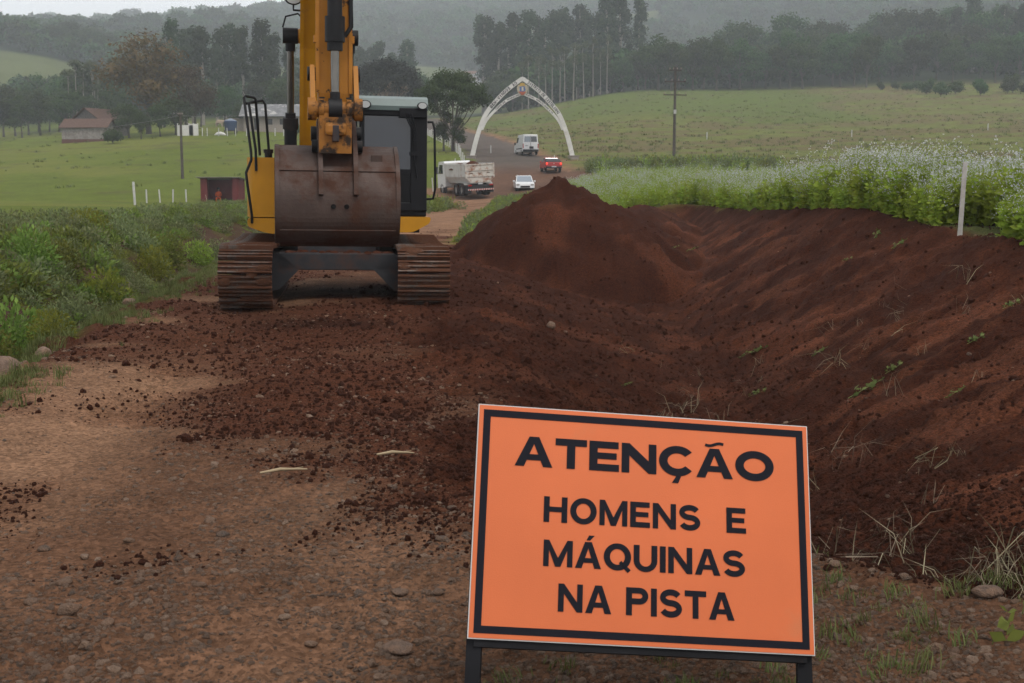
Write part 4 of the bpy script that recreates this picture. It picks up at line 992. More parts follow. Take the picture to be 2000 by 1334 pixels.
gr_ = MB(); gr_.tube([(CX1+.01, CYF+.03, 2.55), (CX1+.075, CYF, 2.55), (CX1+.10, CYF-.02, 2.45), (CX1+.115, CYF-.03, 1.62), (CX1+.09, CYF, 1.48), (CX1, CYF+.02, 1.47)], .018, 8); U(gr_, 'grab_rail', CABK, cab)
# ---- boom, arm, cylinders
BX = -.30
bm_ = MB()
side = [(-.15, 1.30), (-.55, 1.42), (-1.02, 2.30), (-1.50, 3.45), (-2.15, 4.45), (-4.6, 4.95), (-4.85, 5.18), (-4.6, 5.40), (-2.0, 5.10), (-1.05, 4.35), (-.42, 2.4), (.12, 1.62)]
bm_.prism(side, BX-.235, BX+.235, 'x'); boom = U(bm_, 'boom', YEL)
fl = MB()
for sx in (-1, 1): fl.sheet([(-.57, 1.42), (-1.04, 2.30), (-1.52, 3.45), (-2.17, 4.45)], BX+sx*.25-.028, BX+sx*.25+.028, .03)
U(fl, 'flange', YEL, boom)
for sx in (-1, 1):
    X_ = BX+sx*.40; P0 = Vector((X_, -.95, 1.30)); P1 = Vector((X_, -1.40, 3.62)); dv = (P1-P0).normalized()
    c = MB(); c.cyl(P0, P0+dv*1.22, .085, 16); c.cyl(P0+dv*1.12, P0+dv*1.27, .105, 16); c.cyl(P0+dv*1.27, P0+dv*1.34, .07, 12); cyl_ = U(c, 'boom_cylinder', BLK)
    c = MB(); c.cyl(P0+dv*1.2, P1-dv*.08, .048, 14); U(c, 'piston_rod', CHROME, cyl_)
    c = MB(); c.cyl((X_-.10, P1.y, P1.z), (X_+.10, P1.y, P1.z), .105, 16); c.cyl(P1-dv*.2, P1-dv*.05, .065, 12); U(c, 'rod_eye', BLK, cyl_)
    c = MB(); xa, xb = sorted((X_-sx*.09, BX+sx*.2)); c.lathe([(.09, 0), (.11, .05), (.17, .13)], 16, Matrix.Translation((X_-sx*.10, P1.y, P1.z)) @ Matrix.Rotation(R(-90*sx), 4, 'Y')); U(c, 'pin_boss', YEL, boom)
hs_ = MB(); hs_.tube([(BX-.5, -1.45, 3.72), (BX-.46, -1.47, 3.86), (BX-.3, -1.5, 3.9), (BX-.24, -1.45, 3.85)], .012, 6); U(hs_, 'hose', BLK, boom)
lp = MB(); lp.lathe([(.001, 0), (.085, .0), (.10, .03), (.08, .10), (.001, .12)], 14, Matrix.Translation((BX-.36, -1.72, 4.06)) @ Matrix.Rotation(R(-90), 4, 'X') @ Matrix.Diagonal((1.15, .8, 1, 1))); lp.tube([(BX-.36, -1.62, 4.0), (BX-.36, -1.6, 3.93), (BX-.2, -1.55, 3.93)], .014, 6); lamp_ = U(lp, 'boom_lamp', BLK, boom)
lp = MB(); lp.lathe([(.001, -.005), (.083, -.005)], 14, Matrix.Translation((BX-.36, -1.72, 4.06)) @ Matrix.Rotation(R(-90), 4, 'X') @ Matrix.Diagonal((1.15, .8, 1, 1))); U(lp, 'lens', LENS, boom)
AY = -4.75
am = MB(); am.prism([(AY-.19, 5.35), (AY-.21, 2.62), (AY-.15, 2.1), (AY-.06, 1.93), (AY+.1, 1.93), (AY+.14, 2.2), (AY+.42, 4.8), (AY+.3, 5.35)], BX-.165, BX+.165, 'x'); arm = U(am, 'arm', ORA)
fl = MB()
for sx in (-1, 1): fl.box(BX+sx*.175-.02, BX+sx*.175+.02, AY-.235, AY-.20, 2.62, 5.3)
for zz_ in (3.15, 4.05):
    for sx in (-1, 1): fl.box(BX+sx*.195-.02, BX+sx*.195+.02, AY-.24, AY-.12, zz_, zz_+.075)
U(fl, 'flange', ORA, arm)
CYY = AY-.40
c = MB(); c.cyl((BX, CYY+.06, 5.4), (BX, CYY, 3.32), .078, 18); c.cyl((BX, CYY, 3.14), (BX, CYY, 3.40), .105, 20); c.cyl((BX, CYY-.002, 3.05), (BX, CYY-.002, 3.16), .082, 18); bc = U(c, 'bucket_cylinder', BLK)
c = MB(); c.cyl((BX, CYY, 3.1), (BX, CYY-.01, 2.5), .046, 16); U(c, 'piston_rod', CHROME, bc)
c = MB(); c.tube([(BX+.13, CYY+.02, 5.2), (BX+.135, CYY, 3.75), (BX+.165, CYY, 3.6), (BX+.17, CYY, 3.3), (BX+.10, CYY, 3.2)], .024, 8); U(c, 'hose', BLK, bc)
c = MB(); c.cyl((BX, CYY-.01, 2.62), (BX, CYY-.01, 2.54), .053, 14); c.cyl((BX-.07, CYY-.01, 2.44), (BX+.07, CYY-.01, 2.44), .115, 18); U(c, 'rod_eye', BLK, bc)
lk = MB(); lk.cyl((BX-.27, CYY-.01, 2.44), (BX+.27, CYY-.01, 2.44), .085, 18)
for sx in (-1, 1): lk.cyl((BX+sx*.20, CYY-.01, 2.44), (BX+sx*.285, CYY-.01, 2.44), .118, 18); lk.cyl((BX+sx*.12, CYY-.01, 2.44), (BX+sx*.17, CYY-.01, 2.44), .105, 16)
link_ = U(lk, 'linkage', ORD)
for sx in (-1, 1):
    s2 = MB(); X_ = BX+sx*.23; s2.prism([(CYY-.08, 2.38), (CYY+.08, 2.36), (AY-.02, 2.86), (AY-.18, 2.92)], X_-.025, X_+.025, 'x'); U(s2, 'side_link', ORA, link_)
    s2 = MB(); s2.cyl((X_-.05, AY-.1, 2.83), (X_+.05, AY-.1, 2.83), .075, 14); U(s2, 'pin', BLK, link_)
    s2 = MB(); s2.tube([(BX+sx*.14, CYY-.10, 2.545), (BX+sx*.14, CYY-.10, 2.56)], .03, 6); U(s2, 'bolt', BLK, link_)
hl = MB(); hl.prism([(CYY-.09, 2.40), (CYY+.06, 2.40), (AY-.30, 1.98), (AY-.47, 1.98)], BX-.17, BX+.17, 'x'); hl.box(BX-.115, BX+.115, CYY-.15, CYY-.06, 2.16, 2.30, ch=.04); U(hl, 'push_link', ORD, link_)
pb = MB(); pb.box(BX-.035, BX+.035, CYY-.155, CYY-.05, 2.10, 2.27, ch=.01); U(pb, 'grease_plate', FRAME, link_)
# ---- bucket (back of the shell towards the road)
BW = .645; BX = BX+.03
prof = [(-4.80, 2.07), (-4.98, 1.98), (-5.14, 1.80), (-5.22, 1.60), (-5.235, 1.42), (-5.20, 1.24), (-5.10, 1.11), (-4.92, 1.03), (-4.6, 1.0), (-4.05, 1.04)]
prof = [tuple(q) for q in smooth_curve(prof, 36)]
bk = MB(); bk.sheet(prof, BX-BW, BX+BW, .03)
bucket = U(bk, 'bucket', STEEL)
for sx in (-1, 1):
    s2 = MB(); poly = prof+[(-3.98, 1.12), (-4.45, 2.0)]; x0 = BX+sx*(BW+.002); s2.prism(poly, x0-.016, x0+.016, 'x'); U(s2, 'side_plate', STEEL, bucket)
    s2 = MB(); s2.sheet(prof[1:28], BX+sx*(BW-.008)-.022, BX+sx*(BW-.008)+.022, -.022); U(s2, 'edge_rib', STEEL, bucket)
    X_ = BX+sx*.185
    s2 = MB(); s2.prism([(-4.55, 1.98), (-4.62, 2.32), (-4.78, 2.36), (-5.0, 2.18), (-5.17, 1.98), (-5.245, 1.80), (-5.30, 1.55), (-5.23, 1.53), (-5.12, 1.80), (-4.9, 2.0)], X_-.024, X_+.024, 'x'); U(s2, 'ear', STEEL, bucket)
    for (yy_, zz_, rr) in ((-4.98, 2.06, .065), (-4.72, 2.2, .08)):
        s2 = MB(); s2.cyl((X_+sx*.02, yy_, zz_), (X_+sx*.085, yy_, zz_), rr, 14); U(s2, 'pin', BLK, bucket)
w1 = MB(); w1.sheet([p for p in prof if 1.13 < p[1] < 1.53 and p[0] < -4.9], BX-BW+.03, BX+BW-.03, -.016); U(w1, 'wear_plate', STEEL, bucket)
w1 = MB(); w1.sheet([p for p in prof if 1.76 < p[1] < 1.86 and p[0] < -4.9], BX-BW+.03, BX+BW-.03, -.014); U(w1, 'weld_strip', STEEL, bucket)
w1 = MB(); w1.sheet([p for p in prof if p[1] < 1.2 and p[0] < -4.5], BX-BW+.03, BX+BW-.03, -.03); U(w1, 'wear_plate', STEEL, bucket)
w1 = MB(); w1.box(BX+.36, BX+.48, -5.06, -5.03, 1.90, 1.97, mtx=None); U(w1, 'maker_plate', STEEL, bucket)
for dx in (-.055, .085):
    s2 = MB(); s2.cyl((BX+dx, -5.266, 1.42), (BX+dx, -5.2, 1.42), .026, 14); U(s2, 'bolt_hole', DARK, bucket)
for k in range(5):
    s2 = MB(); xx = BX-BW+.08+k*(2*BW-.16)/4; s2.prism([(-4.1, .98), (-3.85, 1.06), (-4.1, 1.1)], xx-.05, xx+.05, 'x'); U(s2, 'tooth', STEEL, bucket)
# ================================================================== WARNING SIGN
SO = M('orange_reflective_sheet', (.70, .158, .046), .45, var=.09, scale=1.6, mud=(.50, .17, .075), mud_lo=.58, mud_hi=.82, mud_scale=3.5, spec=.22, bump=.0006, bscale=260)
SB = M('black_vinyl', (.010, .010, .016), .6, var=.1, spec=.08)
SWH = M('sign_edge', (.62, .62, .60), .5, var=.1)
LEGM = M('black_leg_paint', (.012, .012, .014), .6, var=.4, spec=.1, mud=(.09, .05, .035), mud_lo=.6, mud_hi=.8)
sg = empty('warning_sign', (0.3717, 3.3519, .3098), rot=(-.43673, .0855, .08884))
tag(sg, 'orange roadworks warning sign with black lettering on a black A-frame', 'sign')
HB = .677
b = MB(); b.box(-.5, .5, .002, .008, 0, HB); board = b.build('board', SWH, sg)
b = MB(); b.add([(-.497, 0, .003), (.497, 0, .003), (.497, 0, HB-.003), (-.497, 0, HB-.003)], [(0, 1, 2, 3)]); b.build('orange_sheet', SO, board)
b = MB(); o_, i_ = .016, .037
for (x0, x1, z0, z1) in ((-.5+o_, .5-o_, o_, i_), (-.5+o_, .5-o_, HB-i_, HB-o_), (-.5+o_, -.5+i_, i_, HB-i_), (.5-i_, .5-o_, i_, HB-i_)):
    b.add([(x0, -.0015, z0), (x1, -.0015, z0), (x1, -.0015, z1), (x0, -.0015, z1)], [(0, 1, 2, 3)])
b.build('border', SB, board)
text_line('ATENÇÃO', .785, .089, .255, 1.22, .085, SB, board, (-.5+.113, -.002, HB*(1-.264)))
text_line('HOMENS  E', .60, .0745, .228, 1.0, .115, SB, board, (-.5+.203, -.002, HB*(1-.500)))
text_line('MÁQUINAS', .592, .0755, .228, 1.0, .10, SB, board, (-.5+.206, -.002, HB*(1-.687)))
text_line('NA PISTA', .512, .0785, .228, 1.0, .105, SB, board, (-.5+.252, -.002, HB*(1-.872)))
def wmat(o): return Matrix.LocRotScale(o.location, o.rotation_euler, o.scale)
SM = wmat(sg); SI = SM.inverted()
def leg(p_top, x_g, y_g, wd, dp, name='leg'):
    a = SM @ Vector(p_top); g = Vector((x_g, y_g, H(x_g, y_g)-.04)); d = (a-g).normalized(); q = d.to_track_quat('Z', 'Y').to_matrix().to_4x4(); l = (a-g).length
    b = MB(); b.box(-wd/2, wd/2, -dp/2, dp/2, 0, l, mtx=SI @ Matrix.Translation(g) @ q); return b.build(name, LEGM, sg)
for xx in (-.478, .478):
    a = SM @ Vector((xx, .03, HB-.02)); c_ = SM @ Vector((xx, .03, 0)); d = (c_-a).normalized(); t = (c_.z-H(c_.x, c_.y))/-d.z; g = c_+d*t; leg((xx, .03, HB-.02), g.x, g.y, .042, .035)
leg((-.47, .05, HB-.03), SM.translation.x-.36, 4.05, .035, .03); leg((.47, .05, HB-.03), SM.translation.x+.36, 4.12, .035, .03)
b = MB(); b.box(-.48, .48, .012, .045, -.02, .018); b.build('cross_rail', LEGM, sg)
b = MB(); b.box(-.48, .48, .012, .045, HB-.05, HB-.01); b.build('cross_rail', LEGM, sg)
# ================================================================== WELCOME ARCH
WHITE = M('white_paint', (.72, .70, .66), .6, var=.1, scale=1.5, mud=(.42, .36, .30), mud_lo=.55, mud_hi=.85, mud_scale=1.2)
CONC = M('concrete', (.34, .29, .25), .85, var=.2, scale=3)
BRICK = M('brick_red', (.20, .085, .06), .85, var=.25, scale=6)
INK = M('black_lettering', (.02, .02, .022), .6, var=.1)
ACX, ACY = px(1020, 138), 138.0
az0 = H(ACX-5.5, ACY); az1 = H(ACX+5.8, ACY)
arch = empty('welcome_arch', (ACX, ACY, min(az0, az1)-.1)); tag(arch, 'white pointed concrete arch with black lettering spanning the road', 'arch')
OUT = smooth_curve([(5.62, 0), (5.0, 2.5), (4.15, 4.75), (3.2, 6.05), (1.75, 7.55), (0, 8.85)])
INN = smooth_curve([(4.45, 3.3), (4.0, 4.25), (3.15, 5.25), (1.75, 6.45), (0, 7.25)])
def ribbon(mb, c, w0, w1, y0, y1, sx):
    n = len(c); t = np.gradient(c, axis=0); t /= np.linalg.norm(t, axis=1, keepdims=True); nn = np.stack([-t[:, 1], t[:, 0]], 1)
    w = np.linspace(w0, w1, n)[:, None]/2; a = c-nn*w; b = c+nn*w; vs = []; fs = []
    a[-1, 0] = b[-1, 0] = 0
    for i in range(n): vs += [(sx*a[i, 0], y0, a[i, 1]), (sx*b[i, 0], y0, b[i, 1]), (sx*b[i, 0], y1, b[i, 1]), (sx*a[i, 0], y1, a[i, 1])]
    for i in range(n-1):
        for k in range(4): fs.append((4*i+k, 4*i+(k+1) % 4, 4*i+4+(k+1) % 4, 4*i+4+k))
    fs += [(0, 1, 2, 3), (4*n-4, 4*n-1, 4*n-2, 4*n-3)]; mb.add(vs, fs)
for sx in (-1, 1):
    b = MB(); ribbon(b, OUT, .50, .42, -.28, .28, sx); b.build('outer_rib', WHITE, arch)
    b = MB(); ribbon(b, INN, .26, .30, -.22, .22, sx); b.build('inner_rib', WHITE, arch)
    b = MB(); b.box(sx*5.68-.55, sx*5.68+.55, -.5, .5, -.6, .42, ch=.03); b.box(sx*5.68-.62, sx*5.68+.62, -.57, .57, .42, .5); b.build('plinth', CONC, arch)
    b = MB(); ribbon(b, OUT, .66, .62, -.27, .27, sx)
def arc_text(s, curve, sx, s_from, s_to, hgt, yf, off):
    c = curve[::-1] if sx > 0 else curve        # left side runs up to the apex, right side runs down from it
    c = c*np.array([sx, 1]); sl = np.concatenate([[0], np.cumsum(np.linalg.norm(np.diff(c, axis=0), axis=1))])
    n = len(s)
    for i, chh in enumerate(s):
        if chh == ' ': continue
        d = s_from+(s_to-s_from)*(i+.5)/n; x = np.interp(d, sl, c[:, 0]); z = np.interp(d, sl, c[:, 1]); x2 = np.interp(d+.05, sl, c[:, 0]); z2 = np.interp(d+.05, sl, c[:, 1]); an = math.atan2(z2-z, x2-x)
        q_, w = glyph(chh, .26); k_ = min(1.0, (s_to-s_from)/n*.86/(w*hgt)); me, w = letter_mesh(chh, hgt, .26, 1.0, k_); o = link('letter', me, INK, arch)
        ca, sa = math.cos(an), math.sin(an); lx, lz = -w/2, -hgt/2+off
        o.location = (x+lx*ca-lz*sa, yf, z+lx*sa+lz*ca); o.rotation_euler = (0, -an, 0)
Lo = np.linalg.norm(np.diff(OUT, axis=0), axis=1).sum(); Li = np.linalg.norm(np.diff(INN, axis=0), axis=1).sum()
arc_text('BEM-VINDOS AO', OUT, -1, Lo-4.75, Lo-.75, .34, -.285, 0)
arc_text('DISTRITO DE CASTELINHO', OUT, 1, .75, 5.55, .33, -.285, 0)
arc_text('TERRA DE TRABALHO', INN, -1, Li-3.5, Li-.45, .17, -.225, 0)
arc_text('FARTURA, HOSPITALIDADE E FÉ', INN, 1, .45, 4.05, .17, -.225, 0)
# emblem: a shield of coloured fields with a pale rim
em = MB(); em.prism([(-.5, 8.15), (.5, 8.15), (.62, 7.75), (.5, 7.3), (0, 6.95), (-.5, 7.3), (-.62, 7.75)], -.33, -.27, 'y'); crest = em.build('emblem', M('emblem_rim', (.45, .40, .30), .6), arch)
for nm, col, poly in (('emblem_field', (.10, .16, .33), [(-.30, 7.95), (.22, 8.0), (.36, 7.6), (.1, 7.3), (-.3, 7.45)]), ('emblem_field', (.55, .36, .10), [(-.25, 8.32), (.2, 8.32), (.32, 8.02), (-.35, 8.0)]),
                      ('emblem_field', (.42, .12, .07), [(-.45, 7.42), (.42, 7.4), (.1, 7.05), (-.12, 7.05)]), ('emblem_field', (.62, .55, .45), [(-.08, 7.9), (.10, 7.9), (.12, 7.5), (-.1, 7.5)])):
    e2 = MB(); dz = {(.10, .16, .33): .36, (.55, .36, .10): .35, (.42, .12, .07): .37, (.62, .55, .45): .385}[col]; e2.prism(poly, -dz, -.331, 'y'); e2.build(nm, M('emblem_%d' % int(col[0]*100), col, .6), crest)

# ================================================================== VEHICLES
TYRE = M('tyre_rubber', (.022, .020, .019), .85, var=.3, mud=(.10, .055, .038), mud_lo=.5, mud_hi=.7)
RIM = M('wheel_rim', (.45, .43, .41), .4, .6, var=.2)
VW = M('white_car_paint', (.80, .80, .80), .28, var=.04, spec=.5)
VR = M('red_car_paint', (.42, .022, .022), .28, var=.06, spec=.5)
CGL = glassmat('car_glass', (.022, .026, .030), .05)
BGL = glassmat('pale_windscreen', (.16, .19, .22), .05)
PLAST = M('black_plastic', (.025, .025, .027), .6, var=.2)
TAIL = M('tail_lamp_red', (.40, .02, .015), .3, var=.05)
TAILON = M('lit_brake_lamp', (.5, .02, .015), .3, var=0, emit=(1, .06, .03), estr=1.2)
PLATE = M('number_plate', (.55, .56, .58), .5, var=.1)
def wheel(parent, x, y, r, w=.22):
    b = MB(); b.lathe([(r*.55, -w/2), (r*.93, -w/2), (r, -w*.32), (r, w*.32), (r*.93, w/2), (r*.55, w/2)], 22, Matrix.Translation((x, y, r)) @ Matrix.Rotation(R(90), 4, 'Y')); wh = b.build('wheel', TYRE, parent)
    b = MB(); b.lathe([(.001, -w*.2), (r*.3, -w*.28), (r*.56, -w*.42), (r*.56, w*.42), (r*.3, w*.28), (.001, w*.2)], 16, Matrix.Translation((x, y, r)) @ Matrix.Rotation(R(90), 4, 'Y')); b.build('rim', RIM, wh)
    return wh
def quad(mb, a, b, c, d, th=.012):
    a, b, c, d = map(Vector, (a, b, c, d)); n = (b-a).cross(d-a).normalized()*th
    mb.add([a, b, c, d, a+n, b+n, c+n, d+n], [(0, 3, 2, 1), (4, 5, 6, 7), (0, 1, 5, 4), (1, 2, 6, 5), (2, 3, 7, 6), (3, 0, 4, 7)])
# ---- dump truck: rear at y=0, forward +y
TX, TY = px(940, 104), 104.0
tk_ = empty('dump_truck', (TX, TY, H(TX-1, TY+3)+.02), rot=(R(1.0), R(-3.0), R(23))); tag(tk_, 'white dump truck loaded with red soil, seen from behind', 'truck')
TW = M('truck_white', (.66, .645, .61), .45, var=.08, scale=2, mud=(.33, .19, .115), mud_lo=.56, mud_hi=.72, mud_scale=1.6)
TWR = M('tailgate_white', (.64, .60, .54), .5, var=.1, scale=2, mud=(.27, .125, .07), mud_lo=.47, mud_hi=.62, mud_scale=1.9)
b = MB(); b.box(-.42, .42, .1, 7.0, .72, .98); b.box(-1.1, 1.1, .05, .25, .55, .95); b.build('chassis', PLAST, tk_)
def bed_sec(y, zt): return [(-.85, y, 1.12), (.85, y, 1.12), (1.25, y, 1.62), (1.27, y, zt), (-1.27, y, zt), (-1.25, y, 1.62)]
b = MB(); th = .07
for sx in (-1, 1):
    quad(b, (sx*.85, .15, 1.12), (sx*.85, 5.0, 1.12), (sx*1.25, 5.0, 1.62), (sx*1.25, .15, 1.62), sx*th); quad(b, (sx*1.25, .15, 1.62), (sx*1.25, 5.0, 1.62), (sx*1.27, 5.0, 2.62), (sx*1.27, .15, 2.62), sx*th)
    b.box(min(sx*1.20, sx*1.36), max(sx*1.20, sx*1.36), .12, 5.05, 2.60, 2.70)
b.box(-.86, .86, .15, 5.0, 1.06, 1.12); b.box(-1.27, 1.27, 4.95, 5.05, 1.12, 2.75); b.box(-1.3, 1.3, 5.0, 5.6, 2.70, 2.77)
bed = b.build('tipper_body', TW, tk_)
for k in range(5):
    for sx in (-1, 1):
        b = MB(); y0 = .5+k*1.05; b.prism([(sx*.88, 1.10), (sx*1.30, 1.58), (sx*1.355, 1.66), (sx*1.355, 2.60), (sx*1.26, 2.60), (sx*1.25, 1.62), (sx*.85, 1.12)], y0, y0+.11, 'y'); b.build('rib', TW, bed)
b = MB(); b.prism([(-.88, 1.14), (.88, 1.14), (1.26, 1.62), (1.26, 2.66), (-1.26, 2.66), (-1.26, 1.62)], .06, .14, 'y')
for zz_ in (1.62, 2.12, 2.58): b.box(-1.27, 1.27, -.0, .07, zz_, zz_+.10)
for sx in (-1, 1): b.box(sx*1.24-.06, sx*1.24+.06, -.01, .08, 1.5, 2.70)
b.build('tailgate', TWR, bed)
for k in range(3):
    b = MB(); b.box(-.85+k*.75, -.62+k*.75, .035, .065, 1.90, 1.94); b.build('tailgate_slot', DARK, bed)
b = MB()
for (cx_, cy_, r_, h_) in ((.25, 2.3, 1.0, .52), (-.5, 3.3, .8, .36), (0, 1.2, .8, .16), (.1, 4.2, .8, .2)): b.lathe([(r_*1.25, 2.2), (r_, 2.38), (r_*.55, 2.38+h_*.6), (.15, 2.38+h_), (.001, 2.38+h_*1.02)], 14, Matrix.Translation((cx_, cy_, 0)))
b.box(-1.2, 1.2, .16, 4.9, 1.7, 2.40); b.build('soil_load', MCLOD, tk_)
b = MB(); b.prism([(5.25, .75), (5.25, 2.75), (5.45, 2.92), (6.7, 2.88), (7.15, 1.95), (7.2, .62), (5.9, .62)], -1.2, 1.2, 'x'); tcab = b.build('truck_cab', VW, tk_)
for sx in (-1, 1):
    b = MB(); b.prism([(5.75, 1.85), (5.75, 2.62), (6.55, 2.62), (6.95, 1.85)], sx*1.205-.008, sx*1.205+.008, 'x'); b.build('cab_window', CGL, tcab)
    b = MB(); b.box(sx*1.42-.06, sx*1.42+.06, 6.6, 6.75, 1.85, 2.45, ch=.03); b.box(min(sx*1.2, sx*1.4), max(sx*1.2, sx*1.4), 6.65, 6.69, 2.35, 2.39); b.build('wing_mirror', PLAST, tcab)
b = MB(); quad(b, (-1.1, 7.14, 1.95), (1.1, 7.14, 1.95), (1.1, 6.75, 2.75), (-1.1, 6.75, 2.75)); b.build('windscreen', CGL, tcab)
for y_ in (1.35, 2.65):
    for sx in (-1, 1): wheel(tk_, sx*1.0, y_, .52, .50)
for sx in (-1, 1): wheel(tk_, sx*1.05, 6.15, .5, .3)
for sx in (-1, 1):
    b = MB(); X0, X1 = sorted((sx*.72, sx*1.27)); b.sheet([(.45, .95), (.75, 1.13), (3.25, 1.13), (3.6, .85)], X0, X1, .025); b.build('mudguard', TW, tk_)
    b = MB(); b.box(X0, X1, .28, .31, .28, .95); b.build('mud_flap', PLAST, tk_)
    b = MB(); b.box(sx*.95-.16, sx*.95+.16, -.03, .04, .86, .98); b.build('tail_lamp', TAIL, tk_)
b = MB(); b.box(-1.15, 1.15, -.06, 0.0, .50, .62); bump_ = b.build('bumper_bar', M('bumper_white', (.6, .56, .52), .5), tk_)
for k in range(11):
    b = MB(); x0 = -1.1+k*.205; b.add([(x0, -.064, .50), (x0+.10, -.064, .50), (x0+.15, -.064, .62), (x0+.05, -.064, .62)], [(0, 1, 2, 3)]); b.build('stripe', TAIL, bump_)
b = MB(); b.box(-.2, .2, .0, .05, .98, 1.1); b.build('number_plate', PLATE, tk_)
# ---- generic road vehicle: rear at y=0, forward +y
def car(name, loc, rz, L, W, body, cabin, paint, label, cat, wheels, wr, glass=CGL, rot=None, sc_car=.92):
    """body: side polygon (y,z); cabin: (y0b, y0t, y1t, y1b, zb, zt, inset)"""
    r = empty(name, loc, rz, rot); tag(r, label, cat)
    b = MB(); hw = W/2
    pl = body; n = len(pl); vs = [(-hw*.96, p[0], p[1]) for p in pl]+[(-hw, p[0], p[1]) for p in pl]
    b.prism([(p[0], p[1]) for p in pl], -hw, hw, 'x'); bo = b.build('body', paint, r)
    md = bo.modifiers.new('edge', 'BEVEL'); md.width = .05; md.segments = 2; md.limit_method = 'ANGLE'
    y0b, y0t, y1t, y1b, zb, zt, ins = cabin
    A = [(-hw+.04, y0b, zb), (hw-.04, y0b, zb), (hw-.04, y1b, zb), (-hw+.04, y1b, zb)]; T = [(-hw+ins, y0t, zt), (hw-ins, y0t, zt), (hw-ins, y1t, zt), (-hw+ins, y1t, zt)]
    b = MB(); b.add(A+T, [(3, 2, 1, 0), (4, 5, 6, 7), (0, 1, 5, 4), (1, 2, 6, 5), (2, 3, 7, 6), (3, 0, 4, 7)]); cb_ = b.build('cabin', paint, r)
    md = cb_.modifiers.new('edge', 'BEVEL'); md.width = .06; md.segments = 2
    def pane(i, j, f0, f1, g0, g1, nm, gm=glass):
        a0, a1, t0, t1 = Vector(A[i]), Vector(A[j]), Vector(T[i]), Vector(T[j])
        def P(f, g): return a0.lerp(a1, f).lerp(t0.lerp(t1, f), g)
        b = MB(); quad(b, P(f0, g0), P(f1, g0), P(f1, g1), P(f0, g1), .014); b.build(nm, gm, cb_)
    for (x, y) in wheels: wheel(r, x*(hw-.1), y, wr)
    r.scale = (sc_car,)*3
    return r, pane, A, T
# van
vx, vd = px(1036, 141), 141.0
van, pane, A_, T_ = car('delivery_van', (vx, vd, H(vx, vd+2)), R(11), 5.4, 2.0, [(0, .42), (0, 1.45), (4.3, 1.45), (5.25, 1.15), (5.4, .5), (5.2, .38)], (0.02, .10, 3.5, 4.45, 1.43, 2.46, .12), VW, 'white high-roofed van driving away under the arch', 'van', ((-1, .95), (1, .95), (-1, 4.3), (1, 4.3)), .34)
pane(0, 1, .08, .47, .12, .78, 'rear_window', BGL); pane(0, 1, .53, .92, .12, .78, 'rear_window', CGL); pane(3, 0, .04, .26, .1, .7, 'side_window'); pane(2, 3, .06, .94, .1, .9, 'windscreen')
b = MB(); b.box(-.98, .98, -.10, .02, .38, .66, ch=.03); b.build('bumper', PLAST, van)
b = MB(); b.box(-.16, .36, -.02, .0, .72, 1.02); b.build('number_plate_recess', PLAST, van)
b = MB(); b.box(-.68, -.35, -.03, -.005, 1.06, 1.12); b.build('door_handle', PLAST, van)
b = MB(); b.box(-.02, .02, -.012, .01, .7, 2.3); b.build('door_gap', PLAST, van)
for sx in (-1, 1):
    b = MB(); b.box(sx*.93-.06, sx*.93+.06, -.025, .03, .78, 1.35, ch=.02); b.build('tail_lamp', TAIL, van)
    b = MB(); b.box(sx*1.12-.09, sx*1.12+.09, 4.2, 4.3, 1.3, 1.62, ch=.03); b.build('wing_mirror', PLAST, van)
b = MB(); b.box(-1.008, -.99, .4, 4.0, .72, .84); b.build('side_moulding', PLAST, van)
# red pickup
vx, vd = px(1081, 119), 119.0
pk, pane, A_, T_ = car('red_pickup', (vx, vd, H(vx, vd+1.5)), R(7), 4.4, 1.7, [(0, .48), (0, 1.06), (1.75, 1.06), (3.1, 1.05), (4.3, .86), (4.4, .45)], (1.35, 1.65, 2.6, 3.35, 1.02, 1.55, .16), VR, 'small red pickup with brake lamps lit at the junction', 'pickup', ((-1, .85), (1, .85), (-1, 3.5), (1, 3.5)), .30)
pane(0, 1, .05, .95, .1, .9, 'rear_window'); pane(3, 0, .1, .9, .12, .88, 'side_window'); pane(1, 2, .1, .9, .12, .88, 'side_window'); pane(2, 3, .06, .94, .1, .9, 'windscreen')
b = MB(); b.prism([(.03, 1.07), (.06, 1.14), (1.30, 1.42), (1.36, 1.07)], -.76, .76, 'x'); b.build('bed_cover', PLAST, pk)
b = MB(); b.box(-.84, .84, -.09, .02, .42, .60, ch=.03); b.build('bumper', PLAST, pk)
b = MB(); b.box(-.24, .24, -.105, -.088, .52, .64); b.build('number_plate', PLATE, pk)
b = MB(); b.cyl((0, -.02, .90), (0, .0, .90), .06, 12); b.build('badge', RIM, pk)
b = MB(); b.box(-.70, .70, -.012, .01, .66, .675); b.build('tailgate_gap', PLAST, pk)
for sx in (-1, 1):
    b = MB(); b.box(sx*.73-.10, sx*.73+.10, -.02, .03, .80, .98, ch=.02); b.build('brake_lamp', TAILON, pk)
    b = MB(); b.box(sx*.97-.08, sx*.97+.08, 2.9, 3.0, 1.02, 1.2, ch=.03); b.build('wing_mirror', VR, pk)
